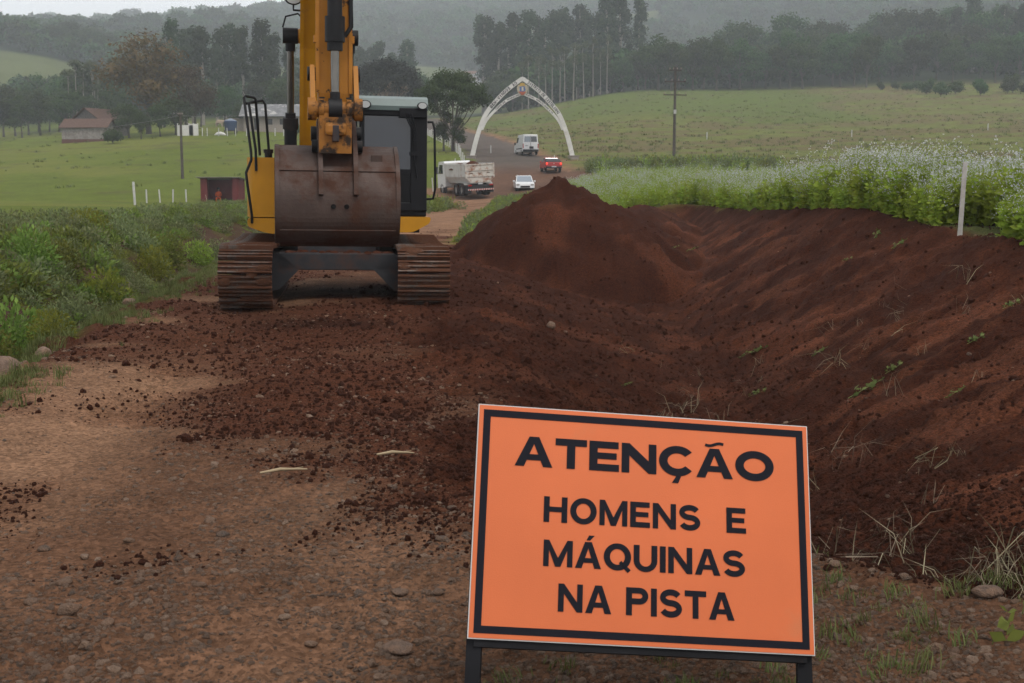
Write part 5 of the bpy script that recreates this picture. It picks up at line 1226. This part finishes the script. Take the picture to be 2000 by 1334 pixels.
# white car coming towards the camera, half hidden by the crop
vx, vd = px(1021, 108), 108.0
sv, pane, A_, T_ = car('white_car', (vx, vd+3, H(vx, vd)-.25), R(183), 4.2, 1.74, [(0, .48), (0, 1.0), (3.1, 1.0), (4.05, .86), (4.2, .45)], (0.05, .35, 2.1, 3.15, .98, 1.62, .17), VW, 'white car partly hidden behind the flowers beside the soil heap', 'car', ((-1, .75), (1, .75), (-1, 3.35), (1, 3.35)), .32)
pane(2, 3, .05, .95, .08, .9, 'windscreen', BGL); pane(3, 0, .08, .92, .12, .85, 'side_window'); pane(1, 2, .08, .92, .12, .85, 'side_window'); pane(0, 1, .08, .92, .1, .85, 'rear_window')
for sx in (-1, 1):
    b = MB(); b.box(sx*.66-.14, sx*.66+.14, 4.12, 4.21, .70, .84, ch=.03); b.build('headlight', RIM, sv)
    b = MB(); b.box(sx*.98-.09, sx*.98+.09, 2.65, 2.75, 1.0, 1.17, ch=.03); b.build('wing_mirror', VW, sv)
    b = MB(); b.tube([(sx*.6, .5, 1.63), (sx*.6, .55, 1.68), (sx*.6, 1.95, 1.68), (sx*.6, 2.0, 1.63)], .015, 6); b.build('roof_rail', RIM, sv)
b = MB(); b.box(-.45, .45, 4.16, 4.22, .5, .66, ch=.02); b.build('grille', PLAST, sv)

# ================================================================== SHELTER AND WAITING PERSON
MAR = M('maroon_paint', (.155, .030, .030), .8, var=.15, scale=3, mud=(.16, .06, .045), mud_lo=.6, mud_hi=.8)
TILE = M('fibre_cement', (.36, .32, .26), .85, var=.2, scale=3)
WOODD = M('dark_bench_wood', (.06, .04, .032), .8, var=.3)
sx_, sy_ = px(433, 105), 105.0
sz_ = pz(399, 105)
sh_ = empty('bus_shelter', (sx_, sy_, sz_), R(-7)); tag(sh_, 'small maroon roadside shelter with corrugated roof in the pasture', 'shelter')
b = MB(); b.box(-1.62, 1.62, 1.55, 1.7, -.3, 2.12); b.build('back_wall', MAR, sh_)
for x0, x1 in ((-1.66, -1.08), (1.12, 1.66)): b = MB(); b.box(x0, x1, -.02, .14, -.3, 2.2); b.build('front_wall', MAR, sh_)
for x0 in (-1.66, 1.52): b = MB(); b.prism([(.14, -.3), (.14, 2.2), (1.55, 2.05), (1.55, -.3)], x0, x0+.14, 'x'); b.build('side_wall', MAR, sh_)
b = MB(); nn_ = 44
vs = []; fs = []
for j, (yy_, zz_) in enumerate(((-.35, 2.28), (1.9, 2.06))):
    for k in range(nn_*2+1):
        xx = -1.95+3.9*k/(nn_*2); vs.append((xx, yy_, zz_+.03*math.sin(k*math.pi/2*1.0)+.0)); 
W2 = nn_*2+1
for k in range(W2-1): fs.append((k, k+1, W2+k+1, W2+k))
top = [(v[0], v[1], v[2]+.02) for v in vs]; nv = len(vs)
fs += [(nv+a, nv+d, nv+c, nv+b_) for (a, b_, c, d) in fs[:]]; fs += [(k, nv+k, nv+k+1, k+1) for k in range(W2-1)]
b.add(vs+top, fs); b.build('corrugated_roof', TILE, sh_)
b = MB(); b.box(-1.5, 1.5, 1.05, 1.45, .42, .48); b.box(-1.4, -1.3, 1.1, 1.4, -.2, .42); b.box(1.3, 1.4, 1.1, 1.4, -.2, .42); b.build('bench', WOODD, sh_)
b = MB(); b.box(-1.6, 1.6, .1, 1.6, -.3, .02); b.build('floor_slab', CONC, sh_)
# seated person in orange work clothes
def skinned(name, verts, edges, radii, mats, pick, loc, rz):
    me = bpy.data.meshes.new(name); me.from_pydata(verts, edges, []); o = bpy.data.objects.new(name, me); COL.objects.link(o)
    md = o.modifiers.new('skin', 'SKIN'); sv_ = me.skin_vertices[0].data
    for i, r in enumerate(radii): sv_[i].radius = (r, r)
    sv_[0].use_root = True; o.modifiers.new('sub', 'SUBSURF').levels = 2; o.modifiers['sub'].render_levels = 2
    dg = bpy.context.evaluated_depsgraph_get(); dg.update(); nm = bpy.data.meshes.new_from_object(o.evaluated_get(dg)); bpy.data.objects.remove(o)
    for m_ in mats: nm.materials.append(m_)
    for p in nm.polygons: p.material_index = pick(p.center); p.use_smooth = True
    o = link(name, nm); o.location = loc; o.rotation_euler.z = rz; return o
pv = [(0, 0, .56), (0, .03, .75), (0, .02, .98), (0, 0, 1.10), (0, -.02, 1.20), (0, -.03, 1.31),            # pelvis..head 0-5
      (-.17, .01, 1.03), (-.24, -.10, .80), (-.12, -.30, .70), (-.05, -.36, .70), (.17, .01, 1.03), (.25, -.08, .80), (.14, -.30, .69), (.07, -.37, .70),   # arms 6-13
      (-.10, -.02, .54), (-.15, -.42, .56), (-.15, -.42, .12), (-.16, -.56, .05), (.10, -.02, .54), (.17, -.42, .56), (.20, -.46, .12), (.21, -.60, .05)]
pe = [(0, 1), (1, 2), (2, 3), (3, 4), (4, 5), (2, 6), (6, 7), (7, 8), (8, 9), (2, 10), (10, 11), (11, 12), (12, 13), (0, 14), (14, 15), (15, 16), (16, 17), (0, 18), (18, 19), (19, 20), (20, 21)]
pr = [.14, .145, .15, .07, .06, .105, .075, .055, .045, .045, .075, .055, .045, .045, .095, .075, .055, .045, .095, .075, .055, .045]
PO = M('orange_workwear', (.60, .10, .025), .8, var=.15); PS = M('skin', (.20, .11, .075), .6, var=.1); PH = M('dark_boots', (.03, .026, .024), .8)
def pick(c):
    if c.z > 1.13: return 1
    if c.z < .13: return 2
    if c.y < -.30 and .62 < c.z < .78 and abs(c.x) < .16: return 1
    return 0
person = skinned('person', pv, pe, pr, [PO, PS, PH], pick, (sx_-.32, sy_+.95, sz_-.02), R(8)); tag(person, 'person in orange work clothes sitting on the bench in the maroon shelter', 'person')
b = MB(); b.lathe([(.125, 1.30), (.125, 1.36), (.10, 1.43), (.04, 1.455), (.001, 1.456)], 14, Matrix.Translation((0, -.03, 0))); b.lathe([(.001, 1.315), (.15, 1.315), (.15, 1.33), (.001, 1.33)], 14, Matrix.Translation((0, -.06, 0))); b.build('cap', M('dark_cap', (.03, .03, .035), .8), person)
b = MB(); b.tube([(sx_-1.0, sy_-.1, sz_+.02), (sx_-1.28, sy_+.2, sz_+1.0)], .02, 6); hoe = b.build('tool_handle', M('pale_wood', (.45, .38, .28), .8), None); tag(hoe, 'pale tool handle leaning inside the maroon shelter entrance', 'tool')

# ================================================================== POLES, WIRES, FENCES, STAKES
POLEM = M('weathered_pole', (.10, .085, .072), .9, var=.3, scale=3); WIREM = M('wire', (.22, .21, .20), .6, .3, var=0)
PVW = M('post_white', (.56, .55, .53), .7, var=.15, scale=5, mud=(.25, .17, .13), mud_lo=.58, mud_hi=.8)
INSUL = M('insulator', (.35, .28, .24), .4)
def pole(u, d, h, label, arms):
    x = px(u, d); r = empty('utility_pole', (x, d, H(x, d)-.1)); tag(r, label, 'utility pole', 'utility poles')
    b = MB(); b.tube([(0, 0, -.3), (0, 0, h)], [.17, .11], 10); b.build('pole', POLEM, r)
    for (z, w, k) in arms:
        b = MB(); b.box(-w/2, w/2, -.16, -.05, z-.06, z+.06, mtx=rotm('Y', k, (0, 0, z))); ar = b.build('crossarm', POLEM, r)
        for t in np.linspace(-.46, .46, 4):
            b = MB(); b.lathe([(.02, 0), (.02, .08), (.06, .1), (.05, .2), (.001, .22)], 8, Matrix.Translation((t*w, -.1, z+.05))); b.build('insulator', INSUL, ar)
    return r
pole(1313, 125, 9.9, 'tall wooden utility pole with three crossarms in the stubble field', ((9.55, 1.2, 0), (8.45, 2.1, 0), (7.15, 2.3, 1)))
b = MB(); b.box(px(1313, 125)-.13, px(1313, 125)+.13, 124.7, 124.83, H(px(1313, 125), 125)+5.2, H(px(1313, 125), 125)+5.6); o = b.build('pole_marker', PVW); tag(o, 'small pale marker plate fixed on the tall utility pole', 'marker')
p2 = pole(362, 130, 6.9, 'bare grey utility pole standing in the green pasture above the shelter', ((6.6, .5, 0),))
xa = px(362, 130); za = H(xa, 130)
b = MB(); pts_ = [(xa+(px(-60, 175)-xa)*t, 130+45*t, (za+6.5)*(1-t)+(H(px(-60, 175), 175)+4.0)*t-4.6*t*(1-t)) for t in np.linspace(0, 1, 24)]; b.tube(pts_, .022, 5); o = b.build('power_line', WIREM); tag(o, 'sagging wire running left from the bare pasture pole', 'wire')
b = MB(); xb, zb_ = px(530, 222), H(px(530, 222), 222)+4.0; pts_ = [(xa+(xb-xa)*t, 130+92*t, (za+6.5)*(1-t)+zb_*t-2.5*t*(1-t)) for t in np.linspace(0, 1, 20)]; b.tube(pts_, .018, 5); o = b.build('power_line', WIREM); tag(o, 'wire running from the bare pasture pole to the farmhouse', 'wire')
pm = MB(); pm.box(-.06, .06, -.06, .06, -.25, 1.0, ch=.015); post_me = pm.mesh('fence_post'); post_me.materials.append(PVW)
def post(u, d, h, label, group, w=1.0, lean=0):
    x = px(u, d); o = link('fence_post', post_me); o.location = (x, d, H(x, d)); o.scale = (w, w, h); o.rotation_euler = (R(lean*.5), R(lean), rng.uniform(0, .6)); tag(o, label, 'fence post', group); return o
post(268, 86, 1.6, 'tall white fence post at the near corner of the pasture', 'pasture fence posts', 1.3, -2)
for u, d in ((291, 97), (317, 99), (342, 101), (368, 103)): post(u, d, 1.05, 'short white fence post in the row left of the maroon shelter', 'pasture fence posts', .9, rng.uniform(-3, 3))
for k in range(30):
    d = 119+k*3.4; x = np.interp(d, MAIN[:,1], MAIN[:,0])-5.2-.9*(k < 3)*(3-k); post(1000+x/d*FPX, d, rng.uniform(1.0, 1.3), 'white fence post in the line along the road left of the arch', 'road fence posts', .9, rng.uniform(-4, 4))
for k, (u, d) in enumerate(((847, 110), (858, 112), (868, 114), (880, 115), (893, 116))): post(u, d, 1.2, 'white post at the pasture corner behind the dump truck', 'truck corner posts', .9, rng.uniform(-4, 4))
for u in (402, 415, 433, 449, 470, 488, 545, 562): post(u+rng.uniform(-3, 3), 205, 1.3, 'white post of the farmyard fence below the farmhouse', 'farmyard fence posts', 1.1, rng.uniform(-3, 3))
for k, (u, d) in enumerate(((1376, 175), (1655, 178), (1917, 190))): post(u, d, 1.0, ['small white marker post in the stubble field nearest the tall pole', 'small white marker post in the middle of the stubble field', 'small white marker post far right in the stubble field'][k], 'field marker posts', 1.0)
for k, (u, d) in enumerate(((959, 146), (1082, 131))): post(u, d, .9, ['short white marker beside the road inside the arch', 'short white marker at the road edge by the right arch foot'][k], 'road markers', .8)
sk_ = MB(); sk_.box(-.034, .034, -.02, .02, -.25, 1.10, ch=.006); sk_.box(-.035, .035, -.021, .021, -.25, .07)
STK = M('whitewashed_wood', (.52, .49, .45), .8, var=.15, scale=9, mud=(.34, .28, .22), mud_lo=.5, mud_hi=.75, mud_scale=6)
stx = px(1872, 18.7); o = sk_.build('survey_stake', STK); o.location = (stx, 18.7, Hs(np.array([stx]), np.array([18.7]))[0]-.02); o.rotation_euler = (0, R(1.6), R(-12)); tag(o, 'white wooden survey stake at the top edge of the cut bank', 'stake', 'survey stakes')
o2 = o.copy(); COL.objects.link(o2); x2 = px(1356, 52); o2.location = (x2, 52, H(x2, 52)+.1); o2.scale = (1.1, 1.1, 1.0); o2['label'] = 'distant pale survey stake standing among the flowers'

# ================================================================== FARM BUILDINGS
OLDW = M('weathered_boards', (.30, .27, .25), .9, var=.3, scale=2.5, mud=(.17, .14, .12), mud_lo=.45, mud_hi=.7, mud_scale=1.5)
GRAYW = M('grey_boards', (.135, .118, .11), .9, var=.3, scale=2.5)
RTILE = M('old_roof_tile', (.125, .072, .055), .9, var=.3, scale=4); RTILE2 = M('orange_roof_tile', (.22, .11, .07), .9, var=.3, scale=4)
FIBR = M('grey_roof_sheet', (.20, .20, .205), .85, var=.3, scale=1.2, mud=(.42, .41, .39), mud_lo=.56, mud_hi=.6, mud_scale=.5)
PLASTER = M('beige_plaster', (.33, .28, .235), .85, var=.15)
def shed(name, u, d, rz, w, dp, hw, hr, wallm, roofm, label, over=.35, base=None, boards=0, gable_front=False, zoff=0):
    x = px(u, d); r = empty(name, (x, d, H(x, d)+zoff), rz); tag(r, label, 'building')
    hw2, dp2 = w/2, dp/2
    b = MB(); b.prism([(-dp2, -1.2), (dp2, -1.2), (dp2, hw), (0, hr), (-dp2, hw)], -hw2, hw2, 'x'); wl_ = b.build('wall', wallm, r)
    b = MB(); sl = (hr-hw)/dp2
    for s_ in (-1, 1):
        prof_ = [(s_*(dp2+over), hw-sl*over+.02), (0, hr+.02)]; b.sheet(prof_ if s_ < 0 else prof_[::-1], -hw2-over, hw2+over, .10)
    b.build('roof', roofm, r)
    if boards:
        for k in range(boards):
            q = MB(); x0 = -hw2+k*w/boards; q.box(x0+.015, x0+w/boards-.015, -dp2-.03, -dp2-.003, .25, hw-.02); q.build('board', wallm, wl_)
    if base: q = MB(); q.box(-hw2-.04, hw2+.04, -dp2-.06, dp2+.04, -1.2, .25); q.build('base', base, r)
    return r, wl_
shed('old_shed', 185, 203, R(-4), 7.4, 4.0, 2.2, 3.5, OLDW, RTILE, 'low whitewashed shed with a brown tiled roof in the pasture', base=M('red_base', (.13, .06, .045), .9), boards=22)
bn, bw = shed('wooden_barn', 208, 213, R(62), 6.2, 7.0, 2.6, 4.7, GRAYW, RTILE, 'grey wooden barn with a tiled gable roof behind the white shed', over=.5)
for k in range(12):
    q = MB(); y0 = -3.3+k*.54; zt = 2.5+(3.5-abs(y0+.25))*.6; q.box(-3.13, -3.103, y0+.02, y0+.52, -.5, zt); q.build('board', GRAYW, bw)
hs2, hw_ = shed('farmhouse', 541, 226, R(3), 9.6, 7.5, 2.7, 4.7, PLASTER, FIBR, 'beige farmhouse with a patched grey sheet roof behind the excavator', over=.7)
for (x0, x1, z0, z1, nm) in ((-2.9, -2.0, .1, 2.1, 'door'), (-.9, .3, 1.0, 2.0, 'window'), (1.6, 2.8, 1.0, 2.0, 'window'), (3.2, 4.0, 1.0, 2.0, 'window')):
    q = MB(); q.box(x0, x1, -3.80, -3.76, z0, z1); wn_ = q.build(nm, M('dark_'+nm, (.03, .027, .026), .5), hs2)
    q = MB(); q.box(x0-.06, x1+.06, -3.83, -3.755, z1, z1+.07); q.build('lintel', PLASTER, wn_)
q = MB(); q.box(-7.6, -4.9, -3.0, 1.5, -1.0, 2.0); q.box(-7.8, -4.85, -3.3, 1.8, 2.0, 2.1); q.build('annex', PLASTER, hs2)
for k, (u, w_) in enumerate(((371, 2.6), (386, 1.5))):
    q = MB(); q.box(-w_/2, w_/2, -.06, .06, -.5, 1.7+.2*k, ch=.02); q.box(-w_/2-.06, -w_/2+.06, -.09, .09, -.5, 2.0); q.box(w_/2-.06, w_/2+.06, -.09, .09, -.5, 2.0); o = q.build('white_panel_fence', WHITE); o.location = (px(u, 206), 206, H(px(u, 206), 206)); tag(o, ['wide white panel below the brown tree by the farmyard', 'narrow white panel right of the wide one by the farmyard'][k], 'fence panel')
TANKM = M('blue_tank', (.045, .075, .16), .45, var=.1)
x = px(458, 212); tn = empty('water_tank', (x, 212, H(x, 212))); tag(tn, 'round blue water tank on a low stand beside the farmhouse', 'water tank')
q = MB(); q.lathe([(.001, .5), (.95, .5), (.98, .55), (1.1, 1.95), (1.12, 2.05), (.95, 2.12), (.001, 2.12)], 24); q.build('tank', TANKM, tn)
q = MB(); q.lathe([(1.0, 2.12), (.75, 2.3), (.35, 2.38), (.3, 2.5), (.001, 2.52)], 24); q.build('lid', M('tank_lid', (.25, .29, .36), .5), tn)
q = MB(); q.box(-1.0, 1.0, -1.0, 1.0, .42, .5)
for sx in (-.85, .85):
    for sy in (-.85, .85): q.box(sx-.08, sx+.08, sy-.08, sy+.08, -.6, .42)
q.build('stand', WOODD, tn)
q = MB(); q.tube([(-.9, 0, .0), (-.5, .1, .22), (.1, 0, .30), (.7, .05, .16), (.95, 0, .0)], [.1, .3, .34, .26, .1], 8); o = q.build('white_tarp', WHITE); o.location = (px(437, 207), 207, H(px(437, 207), 207)-.05); tag(o, 'white tarpaulin heap lying by the farmyard fence', 'tarpaulin')
# grazing cow on the slope above the tank
cv = [(0, 0, 1.05), (0, .55, 1.08), (0, -.55, 1.1), (0, -.95, 1.2), (0, -1.25, 1.05), (0, -1.5, .9), (-.2, -.5, .7), (-.2, -.52, .35), (-.2, -.5, .02), (.2, -.5, .7), (.2, -.52, .35), (.2, -.5, .02), (-.2, .6, .75), (-.2, .68, .4), (-.2, .64, .02), (.2, .6, .75), (.2, .68, .4), (.2, .64, .02), (0, .82, 1.1), (0, .9, .6)]
ce = [(0, 1), (0, 2), (2, 3), (3, 4), (4, 5), (2, 6), (6, 7), (7, 8), (2, 9), (9, 10), (10, 11), (1, 12), (12, 13), (13, 14), (1, 15), (15, 16), (16, 17), (1, 18), (18, 19)]
cr = [.38, .34, .36, .2, .16, .1, .13, .07, .06, .13, .07, .06, .16, .075, .06, .16, .075, .06, .05, .025]
x = px(437, 252); cow = skinned('cow', cv, ce, cr, [M('cow_hide', (.42, .32, .24), .8, var=.1)], lambda c: 0, (x, 252, H(x, 252)), R(80)); tag(cow, 'pale cow grazing on the slope above the blue water tank', 'cow')
q = MB()
for sx in (-1, 1): q.tube([(sx*.1, -1.2, 1.2), (sx*.26, -1.2, 1.24)], [.05, .02], 6)
q.build('ears', cow.data.materials[0], cow)
# village far up the valley
VWH = [M('house_white', (.62, .60, .57), .8), M('house_cream', (.50, .44, .38), .8), M('house_grey', (.40, .40, .41), .8)]
for k, (u, d, w_, h_, wm) in enumerate(((872, 730, 8, 4.5, 0), (884, 700, 6, 3.5, 1), (897, 750, 9, 5, 2), (905, 690, 9, 4.2, 0), (916, 730, 8, 5.5, 0), (925, 770, 9, 5, 0), (934, 740, 7, 4, 1), (892, 790, 9, 5, 0), (918, 800, 9, 5, 2), (930, 700, 8, 4, 0))):
    h2, w2 = shed('village_house', u, d, rng.uniform(-.5, .5), w_*1.25, 7, h_, h_+1.8, VWH[wm], [RTILE2, FIBR][k % 2], 'small pale village house on the distant valley slope', over=.4, zoff=1.0)
    h2['group'] = 'village houses up the valley'
    for s_ in (-.28, .22): q = MB(); q.box(s_*w_*1.25-.5, s_*w_*1.25+.5, -3.54, -3.51, 1.2, 2.4); q.build('window', DARK, h2)
# ================================================================== ROCKS, STRAW, LOOSE PLANTS
BOUL = stonemat('boulder', (.17, .115, .085), (.26, .175, .125), (.21, .145, .11))
def rock(u, v, wpx, seed, label, flat=.7, y=None, soft=2):
    d = FPX*CAMZ/(v-HOR) if y is None else y; x = px(u, d); w = wpx/FPX*d
    o = link('rock', rock_mesh('rock', seed, soft+1, flat, .12), BOUL); o.location = (x, d, H(x, d)+w*flat*.22); o.scale = (w, w, w); o.rotation_euler = (0, 0, seed*1.3); tag(o, label, 'rock', 'rocks by the road'); return o
rock(-14, 698, 82, 901, 'big tan boulder in the ditch at the left edge', .85, 11.6)
rock(75, 682, 42, 902, 'dark rounded rock next to the big tan boulder', .8, 12.2)
rock(35, 700, 30, 903, 'small pale rock wedged beside the big tan boulder', .6, 11.5)
rock(48, 632, 30, 904, 'upright reddish rock leaning in the ditch bank', 1.3, 13.4)
rock(110, 660, 28, 905, 'flat rock in the ditch right of the dark rounded rock', .5, 13.0)
rock(250, 585, 30, 906, 'pale rock lying in the ditch near the grass strip', .6, 17.2)
rock(178, 560, 24, 907, 'reddish rock half way up the weedy ditch side', .8, 18.5)
rock(345, 540, 34, 908, 'flat grey rock by the grass strip left of the excavator', .5, 22)
rock(315, 520, 24, 909, 'tan rock under the weeds left of the excavator track', .7, 23.5)
rock(233, 438, 24, 910, 'reddish rock on the bare patch of the weedy bank', .6, 26)
rock(772, 1312, 78, 911, 'large half-buried grey stone at the bottom edge of the road', .35)
rock(772, 1188, 40, 912, 'tan half-buried stone on the road left of the sign', .5)
rock(1728, 1180, 62, 913, 'reddish oblong rock right of the sign', .55)
rock(1828, 1118, 44, 914, 'round red-brown rock at the foot of the bank right of the sign', .85)
rock(1880, 1228, 46, 915, 'angular grey rock at lower right by the grass', .7)
rock(1918, 1242, 32, 916, 'flat brick-coloured stone next to the angular grey rock', .5)
rock(1308, 1296, 58, 917, 'grey-brown stone under the sign board', .8)
rock(1100, 1276, 36, 918, 'dark stone below the sign board on the left', .8)
rock(1985, 1278, 50, 919, 'grey pointed rock in the bottom right corner', .75)
rock(1918, 1258, 44, 920, 'tan stone in front of the angular grey rock', .6)
rock(1960, 1310, 70, 921, 'broad tan rock at the very bottom right', .5)
rock(1077, 606, 24, 922, 'lone tan stone on the dark soil right of the excavator', .8)
rock(1130, 1300, 40, 923, 'flat tan stone on the road under the sign', .5)
for k, (u, v, w_) in enumerate(((95, 1165, 34), (230, 1075, 26), (60, 1085, 30), (180, 1248, 40), (370, 1180, 26), (540, 1240, 30), (300, 1290, 30), (640, 1105, 24), (100, 1225, 44), (420, 1060, 26), (690, 1260, 26), (860, 1080, 26), (850, 1190, 28), (480, 1155, 24), (250, 1165, 28), (30, 1200, 34), (590, 1290, 28), (330, 1110, 24), (880, 1010, 22), (140, 1105, 26), (1690, 1265, 26), (1650, 1215, 28), (1790, 1260, 30))):
    o = rock(u, v, w_, 930+k, 'fist-sized stone embedded in the gravel road', .5, None, 1); o['group'] = 'stones embedded in the road'; o.data.materials[0] = MSTONE
STRAW = M('pale_straw', (.44, .34, .21), .8, var=.2, scale=8)
for k, (u, v, ln, an, lab) in enumerate(((545, 942, .26, 14, 'split pale maize stalk lying on the middle of the road'), (768, 906, .22, 4, 'pale maize stalk lying nearer the dark soil'))):
    d = FPX*CAMZ/(v-HOR); x = px(u, d); q = MB(); z0 = H(x, d)+.03
    q.tube([(-ln/2, 0, 0), (-.02, .012, .012), (ln/2, .03, .0)], [.006, .010, .004], 6); q.tube([(-.05, .015, .0), (ln*.42, .055, .008)], [.005, .002], 5); o = q.build('maize_stalk', STRAW); o.location = (x, d, z0); o.rotation_euler.z = R(an); tag(o, lab, 'stalk')
# uprooted plants on the bank
MLIMP = leafmat('wilted_leaves', (.07, .10, .025), (.19, .23, .075), .3, .1)
def limp(seed, ln):
    rg = np.random.default_rng(seed); P = []; D = []; L_ = []
    for k in range(26):
        t = rg.random(); P.append((ln*(t-.5), rg.normal()*.02, .03+rg.random()*.03)); D.append((rg.normal()+.8, rg.normal(), rg.uniform(0, .5))); L_.append(rg.uniform(.04, .11))
    v, f = leafquads(np.array(P), np.array(D), np.array(L_), np.array(L_)*.55, rg); lc = np.repeat(rg.random(26), 4)
    k = len(v); sv2 = np.array([(-ln/2, -.006, .03), (-ln/2, .006, .03), (ln/2, .004, .03), (ln/2, -.004, .03)]); v = np.concatenate([v, sv2]); f = np.concatenate([f, [[k, k+1, k+2, k+3]]]); lc = np.concatenate([lc, [.9]*4])
    me = npmesh('uprooted_weed', v, f, {'lc': ('FLOAT', lc)}); me.materials.append(MLIMP); return me
LIMP = [limp(970, .55), limp(971, .4)]
def on_bank(u, v):
    """first ground point along the ray through a pixel"""
    p_ = math.atan((667-HOR)/FPX); dx = (u-1000)/FPX; dy = -(v-667)/FPX; r = np.array([dx, math.cos(p_)+dy*math.sin(p_), -math.sin(p_)+dy*math.cos(p_)])
    t = np.linspace(3, 60, 2400); P = np.array([0, 0, CAMZ])+r[None, :]*t[:, None]; i = np.argmax(P[:, 2] < Hd(P[:, 0], P[:, 1])); return P[i]
for k, (u, v, an, sc_) in enumerate(((1470, 692, 5, 1.1), (1745, 725, 32, .9), (1690, 765, 28, 1.2), (1480, 772, 4, .8), (1600, 690, 30, .7), (1905, 668, 25, .8), (1350, 490, 10, .9), (1320, 485, 10, .7), (1712, 460, 60, 1.0), (1655, 510, 10, .7), (1755, 480, 35, 1.0), (1975, 600, 20, .8), (1870, 770, 15, .7), (1225, 755, -20, .5))):
    p = on_bank(u, v); o = link('uprooted_weed', LIMP[k % 2]); o.location = (p[0], p[1], p[2]+.01); o.rotation_euler = (R(10), R(-20), R(an)); o.scale = (sc_*.7,)*3
    tag(o, 'limp uprooted green weed lying on the dark soil bank', 'plant', 'uprooted weeds on the bank')
# young broad-leaved plant at lower right
rg = np.random.default_rng(5); p = on_bank(1965, 1262)
P = np.array([(0, 0, .03+.05*k) for k in range(4) for _ in range(2)]); D = np.array([(math.cos(a), math.sin(a), .5) for a in (0, 3.1, 1.6, 4.7, .7, 3.9, 2.2, 5.4)]); Lq = np.array([.12, .11, .11, .12, .09, .09, .06, .06])*.55; P = P*.6
v, f = leafquads(P, D, Lq, Lq*.7, rg); me = npmesh('seedling', v, f, {'lc': ('FLOAT', np.full(len(v), .7))}); me.materials.append(MWEED)
o = link('seedling', me); o.location = (p[0], p[1], p[2]); tag(o, 'single broad-leaved green seedling among the stones at lower right', 'plant')
# ================================================================== HAZE
hz = MB(); hz.box(-3000, 3000, -200, 2300, -12, 392); hzm, nt, bs = newmat('haze_air')
nt.nodes.remove(bs); vp = nt.nodes.new('ShaderNodeVolumePrincipled'); vp.inputs['Color'].default_value = (.88, .94, 1.0, 1); vp.inputs['Density'].default_value = HAZE; vp.inputs['Anisotropy'].default_value = 0.0
nt.links.new(vp.outputs[0], nt.nodes['Material Output'].inputs['Volume'])
o = hz.build('haze', hzm); tag(o, 'thin pale morning haze filling the valley', 'haze', kind='stuff')
